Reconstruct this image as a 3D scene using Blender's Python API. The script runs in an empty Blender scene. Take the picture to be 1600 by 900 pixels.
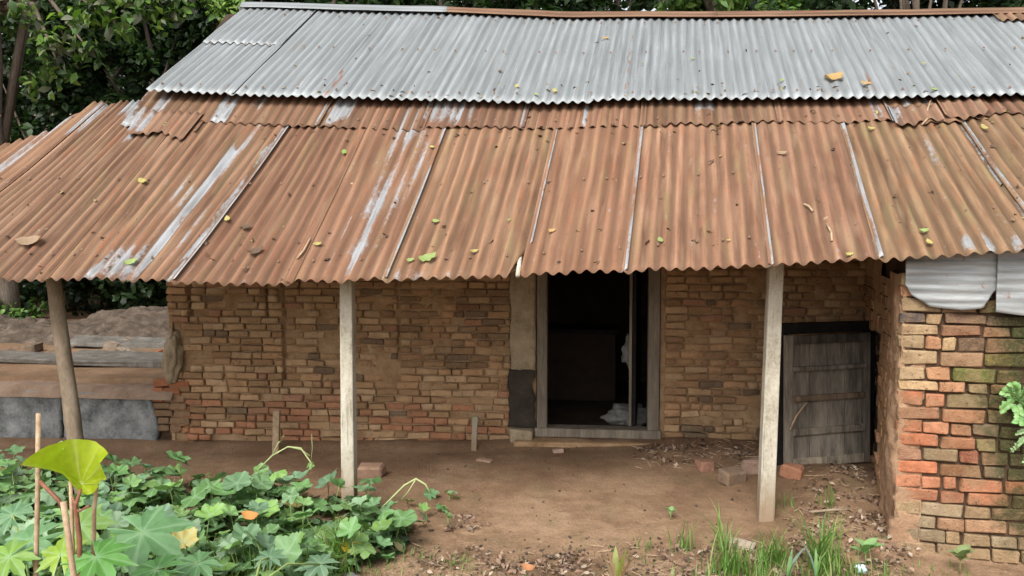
import bpy, bmesh, math, random
import numpy as np
from mathutils import Vector, Matrix, noise, Euler
R = math.radians
rnd = random.Random(11)
nrs = np.random.RandomState(5)
scene = bpy.context.scene
col = scene.collection

# ------------------------------------------------------------ camera
CAM = Vector((0, 0, 1.78)); YAW = R(6.0); PITCH = R(3.70); F = 1300.0
cd = bpy.data.cameras.new('camera'); cam = bpy.data.objects.new('camera', cd); col.objects.link(cam)
cd.sensor_width = 36; cd.lens = F/1600*36; cd.clip_end = 500; cd.clip_start = 0.05
cam.location = CAM; cam.rotation_euler = (R(90)-PITCH, 0, YAW)
scene.camera = cam

# ------------------------------------------------------------ light
world = bpy.data.worlds.new('World'); scene.world = world; world.use_nodes = True
wn = world.node_tree; bgn = wn.nodes['Background']
sky = wn.nodes.new('ShaderNodeTexSky'); sky.sky_type = 'NISHITA'; sky.sun_disc = False
SUN_EL, SUN_AZ = R(47), R(196)          # azimuth clockwise from +Y
sky.sun_elevation = SUN_EL; sky.sun_rotation = SUN_AZ
sky.air_density = 1.0; sky.dust_density = 4.0; sky.ozone_density = 1.0
hs = wn.nodes.new('ShaderNodeHueSaturation'); hs.inputs['Saturation'].default_value = 0.22
wn.links.new(sky.outputs[0], hs.inputs['Color']); wn.links.new(hs.outputs[0], bgn.inputs['Color'])
bgn.inputs['Strength'].default_value = 0.15
sd = bpy.data.lights.new('sun', 'SUN'); sd.energy = 1.5; sd.angle = R(28); sd.color = (1, .965, .9)
so = bpy.data.objects.new('sun', sd); col.objects.link(so)
sdir = Vector((math.sin(SUN_AZ)*math.cos(SUN_EL), math.cos(SUN_AZ)*math.cos(SUN_EL), math.sin(SUN_EL)))
so.rotation_euler = sdir.to_track_quat('Z', 'Y').to_euler()
scene.view_settings.view_transform = 'Standard'; scene.view_settings.look = 'None'
scene.view_settings.exposure = 0.85; scene.view_settings.gamma = 1

# ------------------------------------------------------------ picture-to-place helper (real positions at real depths)
_r = Vector((math.cos(YAW), math.sin(YAW), 0)); _f0 = Vector((-math.sin(YAW), math.cos(YAW), 0))
_f = _f0*math.cos(PITCH) - Vector((0, 0, 1))*math.sin(PITCH)
_u = _f0*math.sin(PITCH) + Vector((0, 0, 1))*math.cos(PITCH)
def ray(u, v): return _f + _r*((u-800)/F) - _u*((v-450)/F)
def atY(u, v, Y): d = ray(u, v); return CAM + d*((Y-CAM.y)/d.y)
def atZ(u, v, z=0): d = ray(u, v); return CAM + d*((z-CAM.z)/d.z)
def XatY(u, Y, v=450): return atY(u, v, Y).x

# ------------------------------------------------------------ object helpers
def tag(o, label=None, cat=None, group=None, kind=None):
    if label: o['label'] = label
    if cat: o['category'] = cat
    if group: o['group'] = group
    if kind: o['kind'] = kind
    return o
def thing(name, label, cat, loc=(0, 0, 0), group=None):
    o = bpy.data.objects.new(name, None); col.objects.link(o); o.location = loc
    o.empty_display_size = .1
    return tag(o, label, cat, group)
def link(name, me, parent=None, mat=None):
    o = bpy.data.objects.new(name, me); col.objects.link(o)
    if mat and not me.materials: me.materials.append(mat)
    if parent:
        o.parent = parent
        if parent.type == 'EMPTY': o.matrix_parent_inverse = Matrix.Translation(-Vector(parent.location))
    return o
def fastmesh(name, V, Fc, attrs=None, uv=None, smooth=False):
    """V (n,3) array, Fc (m,k) int array with one k for all faces"""
    V = np.asarray(V, dtype=np.float32); Fc = np.asarray(Fc, dtype=np.int32)
    me = bpy.data.meshes.new(name); k = Fc.shape[1]
    me.vertices.add(len(V)); me.vertices.foreach_set('co', V.ravel())
    me.loops.add(Fc.size); me.loops.foreach_set('vertex_index', Fc.ravel())
    me.polygons.add(len(Fc)); me.polygons.foreach_set('loop_start', np.arange(0, Fc.size, k, dtype=np.int32))
    try: me.polygons.foreach_set('loop_total', np.full(len(Fc), k, dtype=np.int32))
    except Exception: pass
    if smooth: me.polygons.foreach_set('use_smooth', np.ones(len(Fc), dtype=bool))
    me.update(calc_edges=True)
    if attrs:
        for nm, a in attrs.items():
            a = np.asarray(a, dtype=np.float32)
            if a.ndim == 1:
                at = me.attributes.new(nm, 'FLOAT', 'POINT'); at.data.foreach_set('value', a)
            else:
                at = me.attributes.new(nm, 'FLOAT_COLOR', 'POINT')
                if a.shape[1] == 3: a = np.concatenate([a, np.ones((len(a), 1), np.float32)], 1)
                at.data.foreach_set('color', a.ravel())
    if uv is not None:
        l = me.uv_layers.new(name='UVMap'); l.data.foreach_set('uv', np.asarray(uv, dtype=np.float32)[Fc.ravel()].ravel())
    return me
class MB:
    def __init__(s): s.v = []; s.f = []
    def add(s, vs, fs):
        b = len(s.v); s.v += [tuple(v) for v in vs]; s.f += [tuple(i+b for i in f) for f in fs]
    def box(s, c, size, rot=None, j=0, rr=rnd):
        vs = []
        for dx in (-.5, .5):
            for dy in (-.5, .5):
                for dz in (-.5, .5):
                    p = Vector((dx*size[0], dy*size[1], dz*size[2]))
                    if j: p += Vector((rr.uniform(-j, j), rr.uniform(-j, j), rr.uniform(-j, j)))
                    if rot is not None: p = rot @ p
                    vs.append(p+Vector(c))
        s.add(vs, [(0, 1, 3, 2), (4, 6, 7, 5), (0, 4, 5, 1), (2, 3, 7, 6), (0, 2, 6, 4), (1, 5, 7, 3)])
    def tube(s, pts, rad, n=8, cap=True):
        pts = [Vector(p) for p in pts]
        if not hasattr(rad, '__len__'): rad = [rad]*len(pts)
        b = len(s.v); x = None
        for i, p in enumerate(pts):
            d = (pts[min(i+1, len(pts)-1)]-pts[max(i-1, 0)])
            d = d.normalized() if d.length > 1e-9 else Vector((0, 0, 1))
            if x is None:
                x = d.orthogonal().normalized()
            x = (x - d*x.dot(d)).normalized(); y = d.cross(x)
            for k in range(n):
                a = 2*math.pi*k/n
                s.v.append(tuple(p+(x*math.cos(a)+y*math.sin(a))*rad[i]))
        for i in range(len(pts)-1):
            for k in range(n):
                a = b+i*n+k; c = b+i*n+(k+1) % n
                s.f.append((a, c, c+n, a+n))
        if cap:
            s.f.append(tuple(b+k for k in range(n))[::-1]); e = b+(len(pts)-1)*n
            s.f.append(tuple(e+k for k in range(n)))
    def mesh(s, name, mat=None, smooth=False):
        me = bpy.data.meshes.new(name); me.from_pydata(s.v, [], s.f); me.update()
        if mat: me.materials.append(mat)
        if smooth: me.polygons.foreach_set('use_smooth', [True]*len(me.polygons))
        return me
    def obj(s, name, mat, parent=None, smooth=False, bevel=0):
        o = link(name, s.mesh(name, mat, smooth), parent)
        if bevel:
            m = o.modifiers.new('bevel', 'BEVEL'); m.width = bevel; m.segments = 2; m.limit_method = 'ANGLE'
        return o

# ------------------------------------------------------------ materials
class NT:
    def __init__(s, name):
        s.m = bpy.data.materials.new(name); s.m.use_nodes = True; s.t = s.m.node_tree
        s.b = s.t.nodes['Principled BSDF']; s.out = s.t.nodes['Material Output']
    def n(s, typ, ins=None, **pr):
        nd = s.t.nodes.new(typ)
        for k, v in pr.items(): setattr(nd, k, v)
        for k, v in (ins or {}).items(): s.set(nd.inputs[k], v)
        return nd
    def set(s, sock, v):
        if isinstance(v, bpy.types.NodeSocket): s.t.links.new(v, sock)
        else:
            if isinstance(v, (tuple, list)) and len(v) == 3 and sock.type == 'RGBA': v = (*v, 1)
            sock.default_value = v
    def pos(s): return s.n('ShaderNodeNewGeometry').outputs['Position']
    def uv(s): return s.n('ShaderNodeUVMap').outputs[0]
    def attr(s, nm, fac=True): a = s.n('ShaderNodeAttribute', attribute_name=nm); return a.outputs['Fac' if fac else 'Color']
    def scale(s, v, xyz): return s.n('ShaderNodeMapping', {'Vector': v, 'Scale': xyz}).outputs[0]
    def shift(s, v, off): return s.n('ShaderNodeVectorMath', {0: v, 1: off}, operation='ADD').outputs[0]
    def noise(s, v, sc=5, det=4, ro=.55, dist=0):
        return s.n('ShaderNodeTexNoise', {'Vector': v, 'Scale': sc, 'Detail': det, 'Roughness': ro, 'Distortion': dist}).outputs[0]
    def math(s, op, a, b=0, clamp=False): return s.n('ShaderNodeMath', {0: a, 1: b}, operation=op, use_clamp=clamp).outputs[0]
    def rng(s, v, a, b, c=0, d=1): return s.n('ShaderNodeMapRange', {0: v, 1: a, 2: b, 3: c, 4: d}).outputs[0]
    def mix(s, f, a, b, mode='MIX'):
        nd = s.n('ShaderNodeMix', data_type='RGBA', blend_type=mode)
        s.set(nd.inputs[0], f); s.set(nd.inputs[6], a); s.set(nd.inputs[7], b); return nd.outputs[2]
    def ramp(s, f, stops):
        nd = s.n('ShaderNodeValToRGB', {0: f}); e = nd.color_ramp.elements
        while len(e) < len(stops): e.new(.5)
        for i, (p, c) in enumerate(stops): e[i].position = p; e[i].color = (*c, 1)
        return nd.outputs[0]
    def bump(s, h, st=.3, d=.01): s.set(s.b.inputs['Normal'], s.n('ShaderNodeBump', {'Height': h, 'Strength': st, 'Distance': d}).outputs[0])
    def fin(s, c, rough=.85, metal=0, spec=.3):
        s.set(s.b.inputs['Base Color'], c); s.set(s.b.inputs['Roughness'], rough); s.set(s.b.inputs['Metallic'], metal)
        s.set(s.b.inputs['Specular IOR Level'], spec); return s.m
def objrand(t): return t.n('ShaderNodeObjectInfo').outputs['Random']
def objcol(t): return t.n('ShaderNodeObjectInfo').outputs['Color']

def mat_rust():
    t = NT('rusty_corrugated_iron'); uv = t.uv(); r = objrand(t)
    off = t.n('ShaderNodeCombineXYZ', {0: t.math('MULTIPLY', r, 37.0), 1: t.math('MULTIPLY', r, 91.0)}).outputs[0]
    uo = t.shift(uv, off)
    st = t.noise(t.scale(uo, (26, 1.1, 1)), 1, 5, .6)
    big = t.noise(uo, 2.6, 4, .6); fine = t.noise(t.scale(uo, (90, 40, 1)), 1, 3, .6)
    c = t.ramp(st, [(.28, (.085, .042, .024)), (.42, (.155, .08, .048)), (.56, (.235, .132, .082)), (.72, (.33, .21, .14))])
    c = t.mix(t.rng(big, .45, .65, 0, .45), c, (.26, .155, .1))
    c = t.mix(t.rng(t.noise(t.scale(uo, (13, 1.4, 1)), 1, 3), .54, .68, 0, .75), c, (.22, .165, .085))       # olive algae
    c = t.mix(t.rng(t.noise(t.scale(t.shift(uo, (3, 7, 0)), (9, 2.2, 1)), 1, 4, .7), .56, .68, 0, .6), c, (.27, .105, .055))  # fresh red rust
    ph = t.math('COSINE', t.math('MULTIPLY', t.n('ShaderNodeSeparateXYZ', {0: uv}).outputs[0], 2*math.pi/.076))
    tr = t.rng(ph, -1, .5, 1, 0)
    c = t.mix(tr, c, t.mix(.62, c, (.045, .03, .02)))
    c = t.mix(t.rng(r, 0, 1, 0, .35), c, (.31, .18, .115))
    c = t.mix(t.rng(t.noise(t.scale(t.shift(uo, (9, 2, 0)), (13.2, .5, 1)), 1, 2), .42, .62, 0, .5), c, t.mix(1, c, (.55, .5, .45), 'MULTIPLY'))
    c = t.mix(t.rng(t.noise(t.scale(t.shift(uo, (1, 5, 0)), (13.2, 1.3, 1)), 1, 2), .56, .7, 0, .3), c, (.34, .23, .155))
    c = t.mix(t.rng(t.noise(t.shift(uo, (4, 4, 0)), 55, 3, .6), .66, .72, 0, .75), c, (.05, .03, .02))
    c = t.mix(t.rng(fine, .55, .8, 0, .35), c, (.1, .05, .03))
    c = t.mix(1, c, objcol(t), 'MULTIPLY')
    z = t.math('ADD', t.attr('zinc'), t.math('MULTIPLY', ph, .12))
    zf = t.math('ADD', z, t.math('ADD', t.rng(t.noise(t.scale(uo, (13.2, 2.2, 1)), 1, 2, .5), .3, .7, -.5, .3), t.rng(t.noise(t.scale(uo, (45, 22, 1)), 1, 4, .7), .3, .7, -.32, .16)))
    zf = t.rng(zf, .3, .72, 0, .92)
    sp = t.rng(t.noise(t.scale(uo, (22, 9, 1)), 1, 3, .6), .72, .76)
    zf = t.math('MAXIMUM', zf, t.math('MULTIPLY', sp, t.attr('spots')))
    zc = t.ramp(t.noise(t.scale(uo, (40, 3, 1)), 1, 4), [(.3, (.2, .208, .21)), (.7, (.37, .39, .41))])
    c = t.mix(zf, c, zc)
    t.bump(t.math('ADD', fine, t.math('MULTIPLY', big, .6)), .35, .004)
    return t.fin(c, t.rng(zf, 0, 1, .82, .5), t.math('MULTIPLY', zf, .25), .25)
def mat_zinc():
    t = NT('grey_corrugated_iron'); uv = t.uv(); r = objrand(t)
    off = t.n('ShaderNodeCombineXYZ', {0: t.math('MULTIPLY', r, 53.0), 1: t.math('MULTIPLY', r, 71.0)}).outputs[0]
    uo = t.shift(uv, off)
    st = t.noise(t.scale(uo, (30, .8, 1)), 1, 5, .6); big = t.noise(uo, 1.7, 3)
    c = t.ramp(st, [(.3, (.14, .148, .148)), (.45, (.225, .24, .245)), (.58, (.29, .308, .318)), (.72, (.37, .39, .4))])
    c = t.mix(t.rng(r, 0, 1, 0, .3), c, (.35, .368, .38))
    c = t.mix(t.rng(big, .42, .62, 0, .5), c, (.22, .24, .24))
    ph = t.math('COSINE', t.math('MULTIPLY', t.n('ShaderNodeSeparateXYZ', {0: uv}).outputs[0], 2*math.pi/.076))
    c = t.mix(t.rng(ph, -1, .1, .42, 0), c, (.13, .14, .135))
    c = t.mix(t.rng(t.noise(t.scale(uo, (24, 1.2, 1)), 1, 2), .66, .74, 0, .4), c, (.22, .17, .13))
    c = t.mix(t.rng(t.noise(t.scale(uo, (70, 50, 1)), 1, 3, .7), .68, .75, 0, .6), c, (.12, .11, .09))
    zz = t.rng(t.math('ADD', t.attr('zinc'), t.rng(t.noise(t.scale(uo, (30, 4, 1)), 1, 4), .3, .7, -.4, .4)), .4, .6)
    c = t.mix(zz, c, (.25, .13, .085))                                     # rusted ones
    t.bump(t.noise(t.scale(uo, (60, 60, 1)), 1, 3), .25, .003)
    return t.fin(c, .55, .3, .4)
def mat_brick(name, joined=False):
    t = NT(name); p = t.pos()
    c0 = t.attr('Col', False) if joined else objcol(t)
    n1 = t.noise(p, 14, 5, .65); n2 = t.noise(p, 70, 4, .7); n3 = t.noise(p, 4.5, 3)
    c = t.mix(t.rng(n1, .35, .7, 0, .55), c0, t.mix(1, c0, (.55, .5, .45), 'MULTIPLY'))
    c = t.mix(t.rng(n2, .52, .72, 0, .45), c, (.42, .3, .2))
    c = t.mix(t.rng(n3, .5, .68, 0, .35), c, (.2, .125, .07))
    c = t.mix(t.rng(t.noise(p, 38, 2, .5), .62, .72, 0, .6), c, (.06, .045, .03))
    t.bump(t.math('ADD', n1, t.math('MULTIPLY', n2, .6)), .7, .008)
    return t.fin(c, .93, 0, .15)
def mat_noise(name, stops, sc=12, rough=.9, bst=.5, bd=.006, mul=None, spec=.2, aniso=None, metal=0):
    t = NT(name); p = t.pos()
    if aniso: p = t.scale(p, aniso)
    n1 = t.noise(p, sc, 6, .65); n2 = t.noise(p, sc*7, 4, .6)
    f = t.math('ADD', t.math('MULTIPLY', n1, .75), t.math('MULTIPLY', n2, .25))
    c = t.ramp(f, stops)
    if mul: c = t.mix(1, c, objcol(t), 'MULTIPLY')
    t.bump(t.math('ADD', n1, t.math('MULTIPLY', n2, .5)), bst, bd)
    return t.fin(c, rough, metal, spec)
def mat_leaf(name, joined=True, trans=.3, rough=.45, vein=None):
    t = NT(name); p = t.pos()
    c = t.attr('Col', False) if joined else objcol(t)
    c = t.mix(t.rng(t.noise(p, 30, 3), .4, .7, 0, .35), c, t.mix(1, c, (.6, .62, .5), 'MULTIPLY'))
    c = t.mix(t.rng(t.noise(p, 75, 3, .6), .6, .72, 0, .45), c, t.mix(1, c, (1.5, 1.15, .7), 'MULTIPLY'))
    c = t.mix(t.rng(t.noise(p, 11, 3, .6), .35, .65, .35, 0), c, t.mix(1, c, (.55, .6, .6), 'MULTIPLY'))
    if vein: c = t.mix(t.math('MULTIPLY', t.attr('vein'), .55 if name != 'broad_leaf' else .95), c, vein)
    t.fin(c, rough, 0, .35)
    tr = t.n('ShaderNodeBsdfTranslucent', {'Color': t.mix(1, c, (1.0, 1.25, .5), 'MULTIPLY')})
    mx = t.n('ShaderNodeMixShader', {0: trans, 1: t.b.outputs[0], 2: tr.outputs[0]})
    t.t.links.new(mx.outputs[0], t.out.inputs[0]); return t.m
def mat_ground():
    t = NT('red_brown_soil'); p = t.pos()
    n1 = t.noise(p, 1.3, 5, .6); n2 = t.noise(p, 9, 6, .7); n3 = t.noise(p, 60, 4, .7)
    c = t.ramp(t.math('ADD', t.math('MULTIPLY', n1, .55), t.math('MULTIPLY', n2, .45)),
               [(.33, (.14, .088, .052)), (.46, (.245, .155, .093)), (.56, (.33, .215, .133)), (.72, (.42, .295, .19))])
    c = t.mix(t.rng(n3, .5, .75, 0, .5), c, (.15, .085, .05))
    c = t.mix(t.rng(t.noise(p, 25, 3, .6), .62, .7, 0, .55), c, (.4, .29, .2))
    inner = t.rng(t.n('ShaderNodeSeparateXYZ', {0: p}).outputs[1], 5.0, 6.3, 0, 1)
    c = t.mix(t.math('MULTIPLY', inner, t.rng(n1, .35, .6, .8, .35)), c, (.17, .1, .06))   # veranda floor darker towards the house
    c = t.mix(t.rng(t.noise(p, 3.2, 4), .55, .68, 0, .35), c, (.15, .13, .065))
    c = t.mix(t.rng(t.noise(p, 2.1, 5, .7), .54, .62, 0, .4), c, (.2, .125, .075))
    front = t.rng(t.n('ShaderNodeSeparateXYZ', {0: p}).outputs[1], 5.0, 4.4, 0, 1)
    c = t.mix(t.math('MULTIPLY', front, t.rng(t.noise(p, 90, 3, .7), .5, .62, 0, .6)), c, (.09, .06, .038))
    t.bump(t.math('ADD', n2, t.math('MULTIPLY', n3, .7)), 1, .016)
    return t.fin(c, .95, 0, .1)

M = {}
M['rust'] = mat_rust(); M['zinc'] = mat_zinc()
def mat_room_brick():
    t = NT('mossy_orange_brick'); p = t.pos(); c0 = objcol(t)
    n1 = t.noise(p, 16, 6, .7); n2 = t.noise(p, 80, 4, .7); n3 = t.noise(p, 5, 4, .6)
    c = t.mix(t.rng(n1, .35, .68, 0, .75), c0, t.mix(1, c0, (.5, .44, .38), 'MULTIPLY'))
    c = t.mix(t.rng(n2, .5, .7, 0, .5), c, (.34, .22, .14))
    c = t.mix(t.rng(n3, .47, .62, 0, .6), c, (.27, .175, .1))
    c = t.mix(t.rng(t.noise(p, 45, 3, .6), .6, .7, 0, .7), c, (.06, .045, .03))
    X = t.n('ShaderNodeSeparateXYZ', {0: p}); m_ = t.math('ADD', t.rng(X.outputs[0], 1.9, 2.3, -.35, .32), t.math('ADD', t.noise(p, 7, 5, .65), t.rng(X.outputs[2], .1, .45, -.25, 0)))
    c = t.mix(t.rng(m_, .5, .72, 0, .9), c, t.ramp(n2, [(.35, (.03, .03, .015)), (.55, (.065, .065, .028)), (.7, (.12, .115, .05))]))
    t.bump(t.math('ADD', n1, t.math('MULTIPLY', n2, .8)), .9, .012)
    return t.fin(c, .95, 0, .12)
M['room_brick'] = mat_room_brick()
M['brick'] = mat_brick('old_brick'); M['brick_joined'] = mat_brick('old_brick_small', True)
M['mud'] = mat_noise('mud_mortar', [(.3, (.19, .11, .055)), (.45, (.31, .195, .105)), (.58, (.39, .26, .15)), (.75, (.47, .33, .2))], 7, .95, .9, .012)
M['mud_dark'] = mat_noise('dark_joint_mud', [(.3, (.035, .022, .014)), (.55, (.09, .055, .033)), (.75, (.17, .105, .062))], 9, .95, .9, .012)
M['plaster'] = mat_noise('stained_plaster', [(.3, (.18, .14, .09)), (.5, (.33, .26, .17)), (.7, (.44, .36, .25))], 9, .9, .5, .006)
M['soot'] = mat_noise('black_stained_plaster', [(.3, (.028, .023, .018)), (.6, (.06, .048, .037)), (.8, (.12, .095, .07))], 11, .9, .5, .006)
M['concrete'] = mat_noise('grey_cement', [(.34, (.06, .062, .06)), (.44, (.15, .157, .155)), (.55, (.25, .258, .255)), (.7, (.38, .38, .36))], 5, .9, .6, .006)
M['post'] = mat_noise('pale_concrete_post', [(.3, (.3, .265, .2)), (.5, (.45, .41, .33)), (.7, (.56, .53, .45))], 10, .85, .4, .004, aniso=(1, 1, .35))
def mat_post():
    t = NT('pale_old_post'); p = t.pos(); n1 = t.noise(t.scale(p, (1, 1, .3)), 11, 6, .7); n2 = t.noise(p, 60, 4, .6)
    c = t.ramp(t.math('ADD', t.math('MULTIPLY', n1, .7), t.math('MULTIPLY', n2, .3)), [(.34, (.22, .19, .14)), (.48, (.4, .365, .29)), (.65, (.53, .5, .42))])
    c = t.mix(t.rng(t.noise(t.scale(p, (1, 1, .12)), 45, 3), .6, .68, 0, .5), c, (.16, .13, .09))
    z = t.n('ShaderNodeSeparateXYZ', {0: p}).outputs[2]
    c = t.mix(t.rng(t.math('ADD', z, t.math('MULTIPLY', n2, -.35)), -.15, .12, .8, 0), c, (.24, .155, .09))
    t.bump(n2, .5, .004); return t.fin(c, .88, 0, .2)
M['post'] = mat_post()
M['bark'] = mat_noise('pole_bark', [(.3, (.11, .08, .055)), (.5, (.23, .175, .125)), (.7, (.34, .275, .21))], 9, .9, .8, .008, aniso=(1, 1, .4))
M['tree_bark'] = mat_noise('tree_bark', [(.3, (.06, .045, .035)), (.55, (.14, .11, .085)), (.75, (.26, .22, .18))], 6, .95, .9, .03, aniso=(1, 1, .3))
M['frame'] = mat_noise('weathered_frame_wood', [(.3, (.1, .08, .06)), (.5, (.21, .175, .135)), (.7, (.33, .28, .22))], 14, .85, .5, .004, aniso=(1, 1, .12))
M['door_wood'] = mat_noise('dark_grey_door_wood', [(.3, (.055, .053, .05)), (.45, (.15, .145, .135)), (.58, (.27, .26, .24)), (.75, (.42, .4, .36))], 13, .8, .6, .004, mul=True, aniso=(1, 1, .15))
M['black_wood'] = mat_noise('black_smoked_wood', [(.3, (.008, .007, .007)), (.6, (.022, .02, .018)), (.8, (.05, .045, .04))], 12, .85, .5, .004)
M['stick'] = mat_noise('dry_stick', [(.3, (.22, .14, .08)), (.5, (.38, .27, .17)), (.7, (.5, .4, .28))], 30, .8, .4, .002)
M['white'] = mat_noise('dirty_white_cloth', [(.3, (.14, .135, .125)), (.7, (.33, .32, .3))], 8, .9, .3, .004)
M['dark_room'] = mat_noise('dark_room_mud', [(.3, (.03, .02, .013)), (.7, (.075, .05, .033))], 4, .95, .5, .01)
M['soil'] = mat_ground()
M['rubble'] = mat_noise('rubble_stone', [(.3, (.1, .08, .06)), (.5, (.2, .165, .13)), (.7, (.33, .28, .23))], 8, .95, .9, .015, mul=True)
M['clod'] = mat_noise('rubble_soil', [(.3, (.035, .026, .02)), (.5, (.085, .064, .047)), (.7, (.17, .13, .1))], 8, .95, .9, .015)
M['leaf'] = mat_leaf('tree_leaf'); M['grass'] = mat_leaf('grass_blade', True, .35, .5)
M['vine_joined'] = mat_leaf('gourd_leaf_small', True, .2, .5, (.3, .44, .27)); M['vine'] = mat_leaf('gourd_leaf', False, .2, .5, (.3, .44, .27)); M['big'] = mat_leaf('broad_leaf', False, .5, .4, (.62, .66, .25))
M['dry'] = mat_leaf('dry_leaf', True, .1, .8); M['dryobj'] = mat_leaf('fallen_leaf', False, .15, .6)
M['stem'] = mat_noise('green_stem', [(.3, (.13, .2, .06)), (.7, (.3, .38, .13))], 30, .6, .2, .002)
M['redstem'] = mat_noise('red_brown_stem', [(.3, (.14, .055, .035)), (.7, (.28, .13, .08))], 30, .6, .2, .002)
M['steel'] = mat_noise('rusty_hasp', [(.3, (.1, .055, .035)), (.7, (.24, .15, .1))], 40, .6, .3, .002)

def fbm(x, y, z=0, sc=1, oc=4): return noise.fractal(Vector((x*sc, y*sc, z*sc)), 1.0, 2.0, oc)   # about -1..1
def lerp(a, b, t): return a+(b-a)*t
def sstep(a, b, x):
    t = max(0, min(1, (x-a)/(b-a))); return t*t*(3-2*t)

# ============================================================ SETTING: ground
WY = 7.0                                   # plane of the house's front wall
XW0 = XatY(262, WY); XW1 = XatY(1352, WY)
XD0 = XatY(838, WY); XD1 = XatY(1033, WY)
PC = atZ(1399, 864, -.05)                  # front corner of the side room
PB = Vector((XW1, WY, 0))
SD = Vector((math.cos(R(-8)), math.sin(R(-8)), 0))       # direction of the room's front wall
def side_pt(k): return PC.xy.lerp(PB.xy, k)              # along the room's side wall
def mound(x, y, cx, cy, rx, ry, h): return h*math.exp(-((x-cx)/rx)**2-((y-cy)/ry)**2)
m1 = atZ(1110, 718); m2 = atZ(1295, 765); m3 = atZ(1385, 850)
def gz(x, y):
    z = -.05*(1-sstep(4.6, 6.2, y)) - .06*(1-sstep(2.0, 4.4, y))
    near = 1-sstep(9, 14, abs(y-5))
    z += .018*fbm(x, y, 0, 1.1, 3)
    z += (.007*fbm(x, y, 3, 7, 4) + .004*fbm(x, y, 9, 24, 3))*near*(1-.55*sstep(5.2, 6.2, y))
    z += mound(x, y, m1.x, m1.y+.1, .55, .28, .07) + mound(x, y, m2.x+.1, m2.y+.1, .45, .45, .1) + mound(x, y, m3.x-.1, m3.y+.1, .25, .6, .07)
    z -= .03*max(0, min(3.6, -x))*sstep(4.6, 6.2, y)*(1 if y < 7.1 else 0)
    if 4.5 < y < 5.1: z -= .012*math.exp(-((y-4.8-.02*math.sin(x*2))/.045)**2)*(.7+.5*math.sin(x*2*math.pi/.076))
    if y > 6.75: z += .05*sstep(6.75, 6.98, y)
    up = sstep(7.08, 7.2, y)*(1-sstep(XW0-.02, XW0+.03, x)) if y < 12 else 1-sstep(XW0-.02, XW0+.03, x)*(1 if y < 12 else 0)
    if y > 10.6: up = max(up, sstep(10.6, 11.5, y))
    z += .40*max(0, up)
    z += .22*max(0, y-16)*sstep(16, 22, y)*(1-sstep(60, 90, y)) + 9.5*sstep(60, 90, y)
    return z
def axis(lo, hi, a, b, step, grow=1.25):
    c = list(np.arange(a, b, step)); s = step; x = b
    out = []
    while x < hi: out.append(x); s *= grow; x += s
    out.append(hi); left = []; s = step; x = a-step
    while x > lo: left.append(x); s *= grow; x -= s
    left.append(lo); return np.array(left[::-1]+c+out)
gx = axis(-150, 150, -3.9, 3.4, .028); gy = axis(-60, 200, 3.7, 7.3, .028)
GV = np.array([(x, y, gz(x, y)) for y in gy for x in gx]); nx, ny = len(gx), len(gy)
ii = np.arange((ny-1)*nx).reshape(ny-1, nx)[:, :-1].ravel()
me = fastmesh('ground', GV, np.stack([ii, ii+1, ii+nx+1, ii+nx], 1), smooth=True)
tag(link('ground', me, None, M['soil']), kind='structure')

# ============================================================ ROOFS
WAVE = .076
def interp(kn, x): return float(np.interp(x, [k[0] for k in kn], [k[1] for k in kn]))
# eave of the veranda roof: (u, v, Y)
EAVE = [(-900, 430, 4.86), (-400, 434, 4.86), (0, 438, 4.86), (130, 442, 4.87), (265, 444, 4.88), (440, 446, 4.9), (600, 442, 4.9), (760, 437, 4.9), (900, 430, 4.88), (1000, 427, 4.86),
        (1200, 420, 4.8), (1370, 411, 4.72), (1480, 404, 4.67), (1600, 397, 4.62), (1800, 385, 4.55), (2300, 360, 4.45)]
EP = [atY(u, v, Y) for u, v, Y in EAVE]
EX = [p.x for p in EP]; EY = [p.y for p in EP]; EZ = [p.z for p in EP]
# line on the veranda roof surface just below the silver edge (Y = 6.5)
TOP = [(-300, 168), (0, 165), (228, 160), (400, 166), (620, 171), (850, 173), (1000, 172), (1300, 169), (1600, 163), (1900, 158)]
TP = [atY(u, v, 6.5) for u, v in TOP]; TX = [p.x for p in TP]; TZ = [p.z for p in TP]
def low_z(X, Y):                             # height of the veranda roof surface
    ye = np.interp(X, EX, EY); ze = np.interp(X, EX, EZ); zt = np.interp(X, TX, TZ)
    k = (Y-ye)/(6.5-ye)
    return ze+(zt-ze)*k - .02*math.sin(math.pi*min(1, max(0, k))) + .009*fbm(X, Y, 5, 1.5, 2)
SILB = [(228, 141), (400, 148), (620, 155), (850, 158), (1000, 155), (1300, 152), (1600, 148), (1950, 143)]   # silver eave, Y 6.42
SILT = [(386, 12), (700, 20), (900, 28), (1300, 26), (1600, 21), (1950, 14)]                                  # ridge, Y 8.3
SBp = [atY(u, v, 6.42) for u, v in SILB]; STp = [atY(u, v, 8.3) for u, v in SILT]
def up_z(X, Y):
    zb = np.interp(X, [p.x for p in SBp], [p.z for p in SBp]); zt = np.interp(X, [p.x for p in STp], [p.z for p in STp])
    return zb+(zt-zb)*(Y-6.42)/(8.3-6.42) + .006*fbm(X, Y, 2, 1.3, 2)

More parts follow.
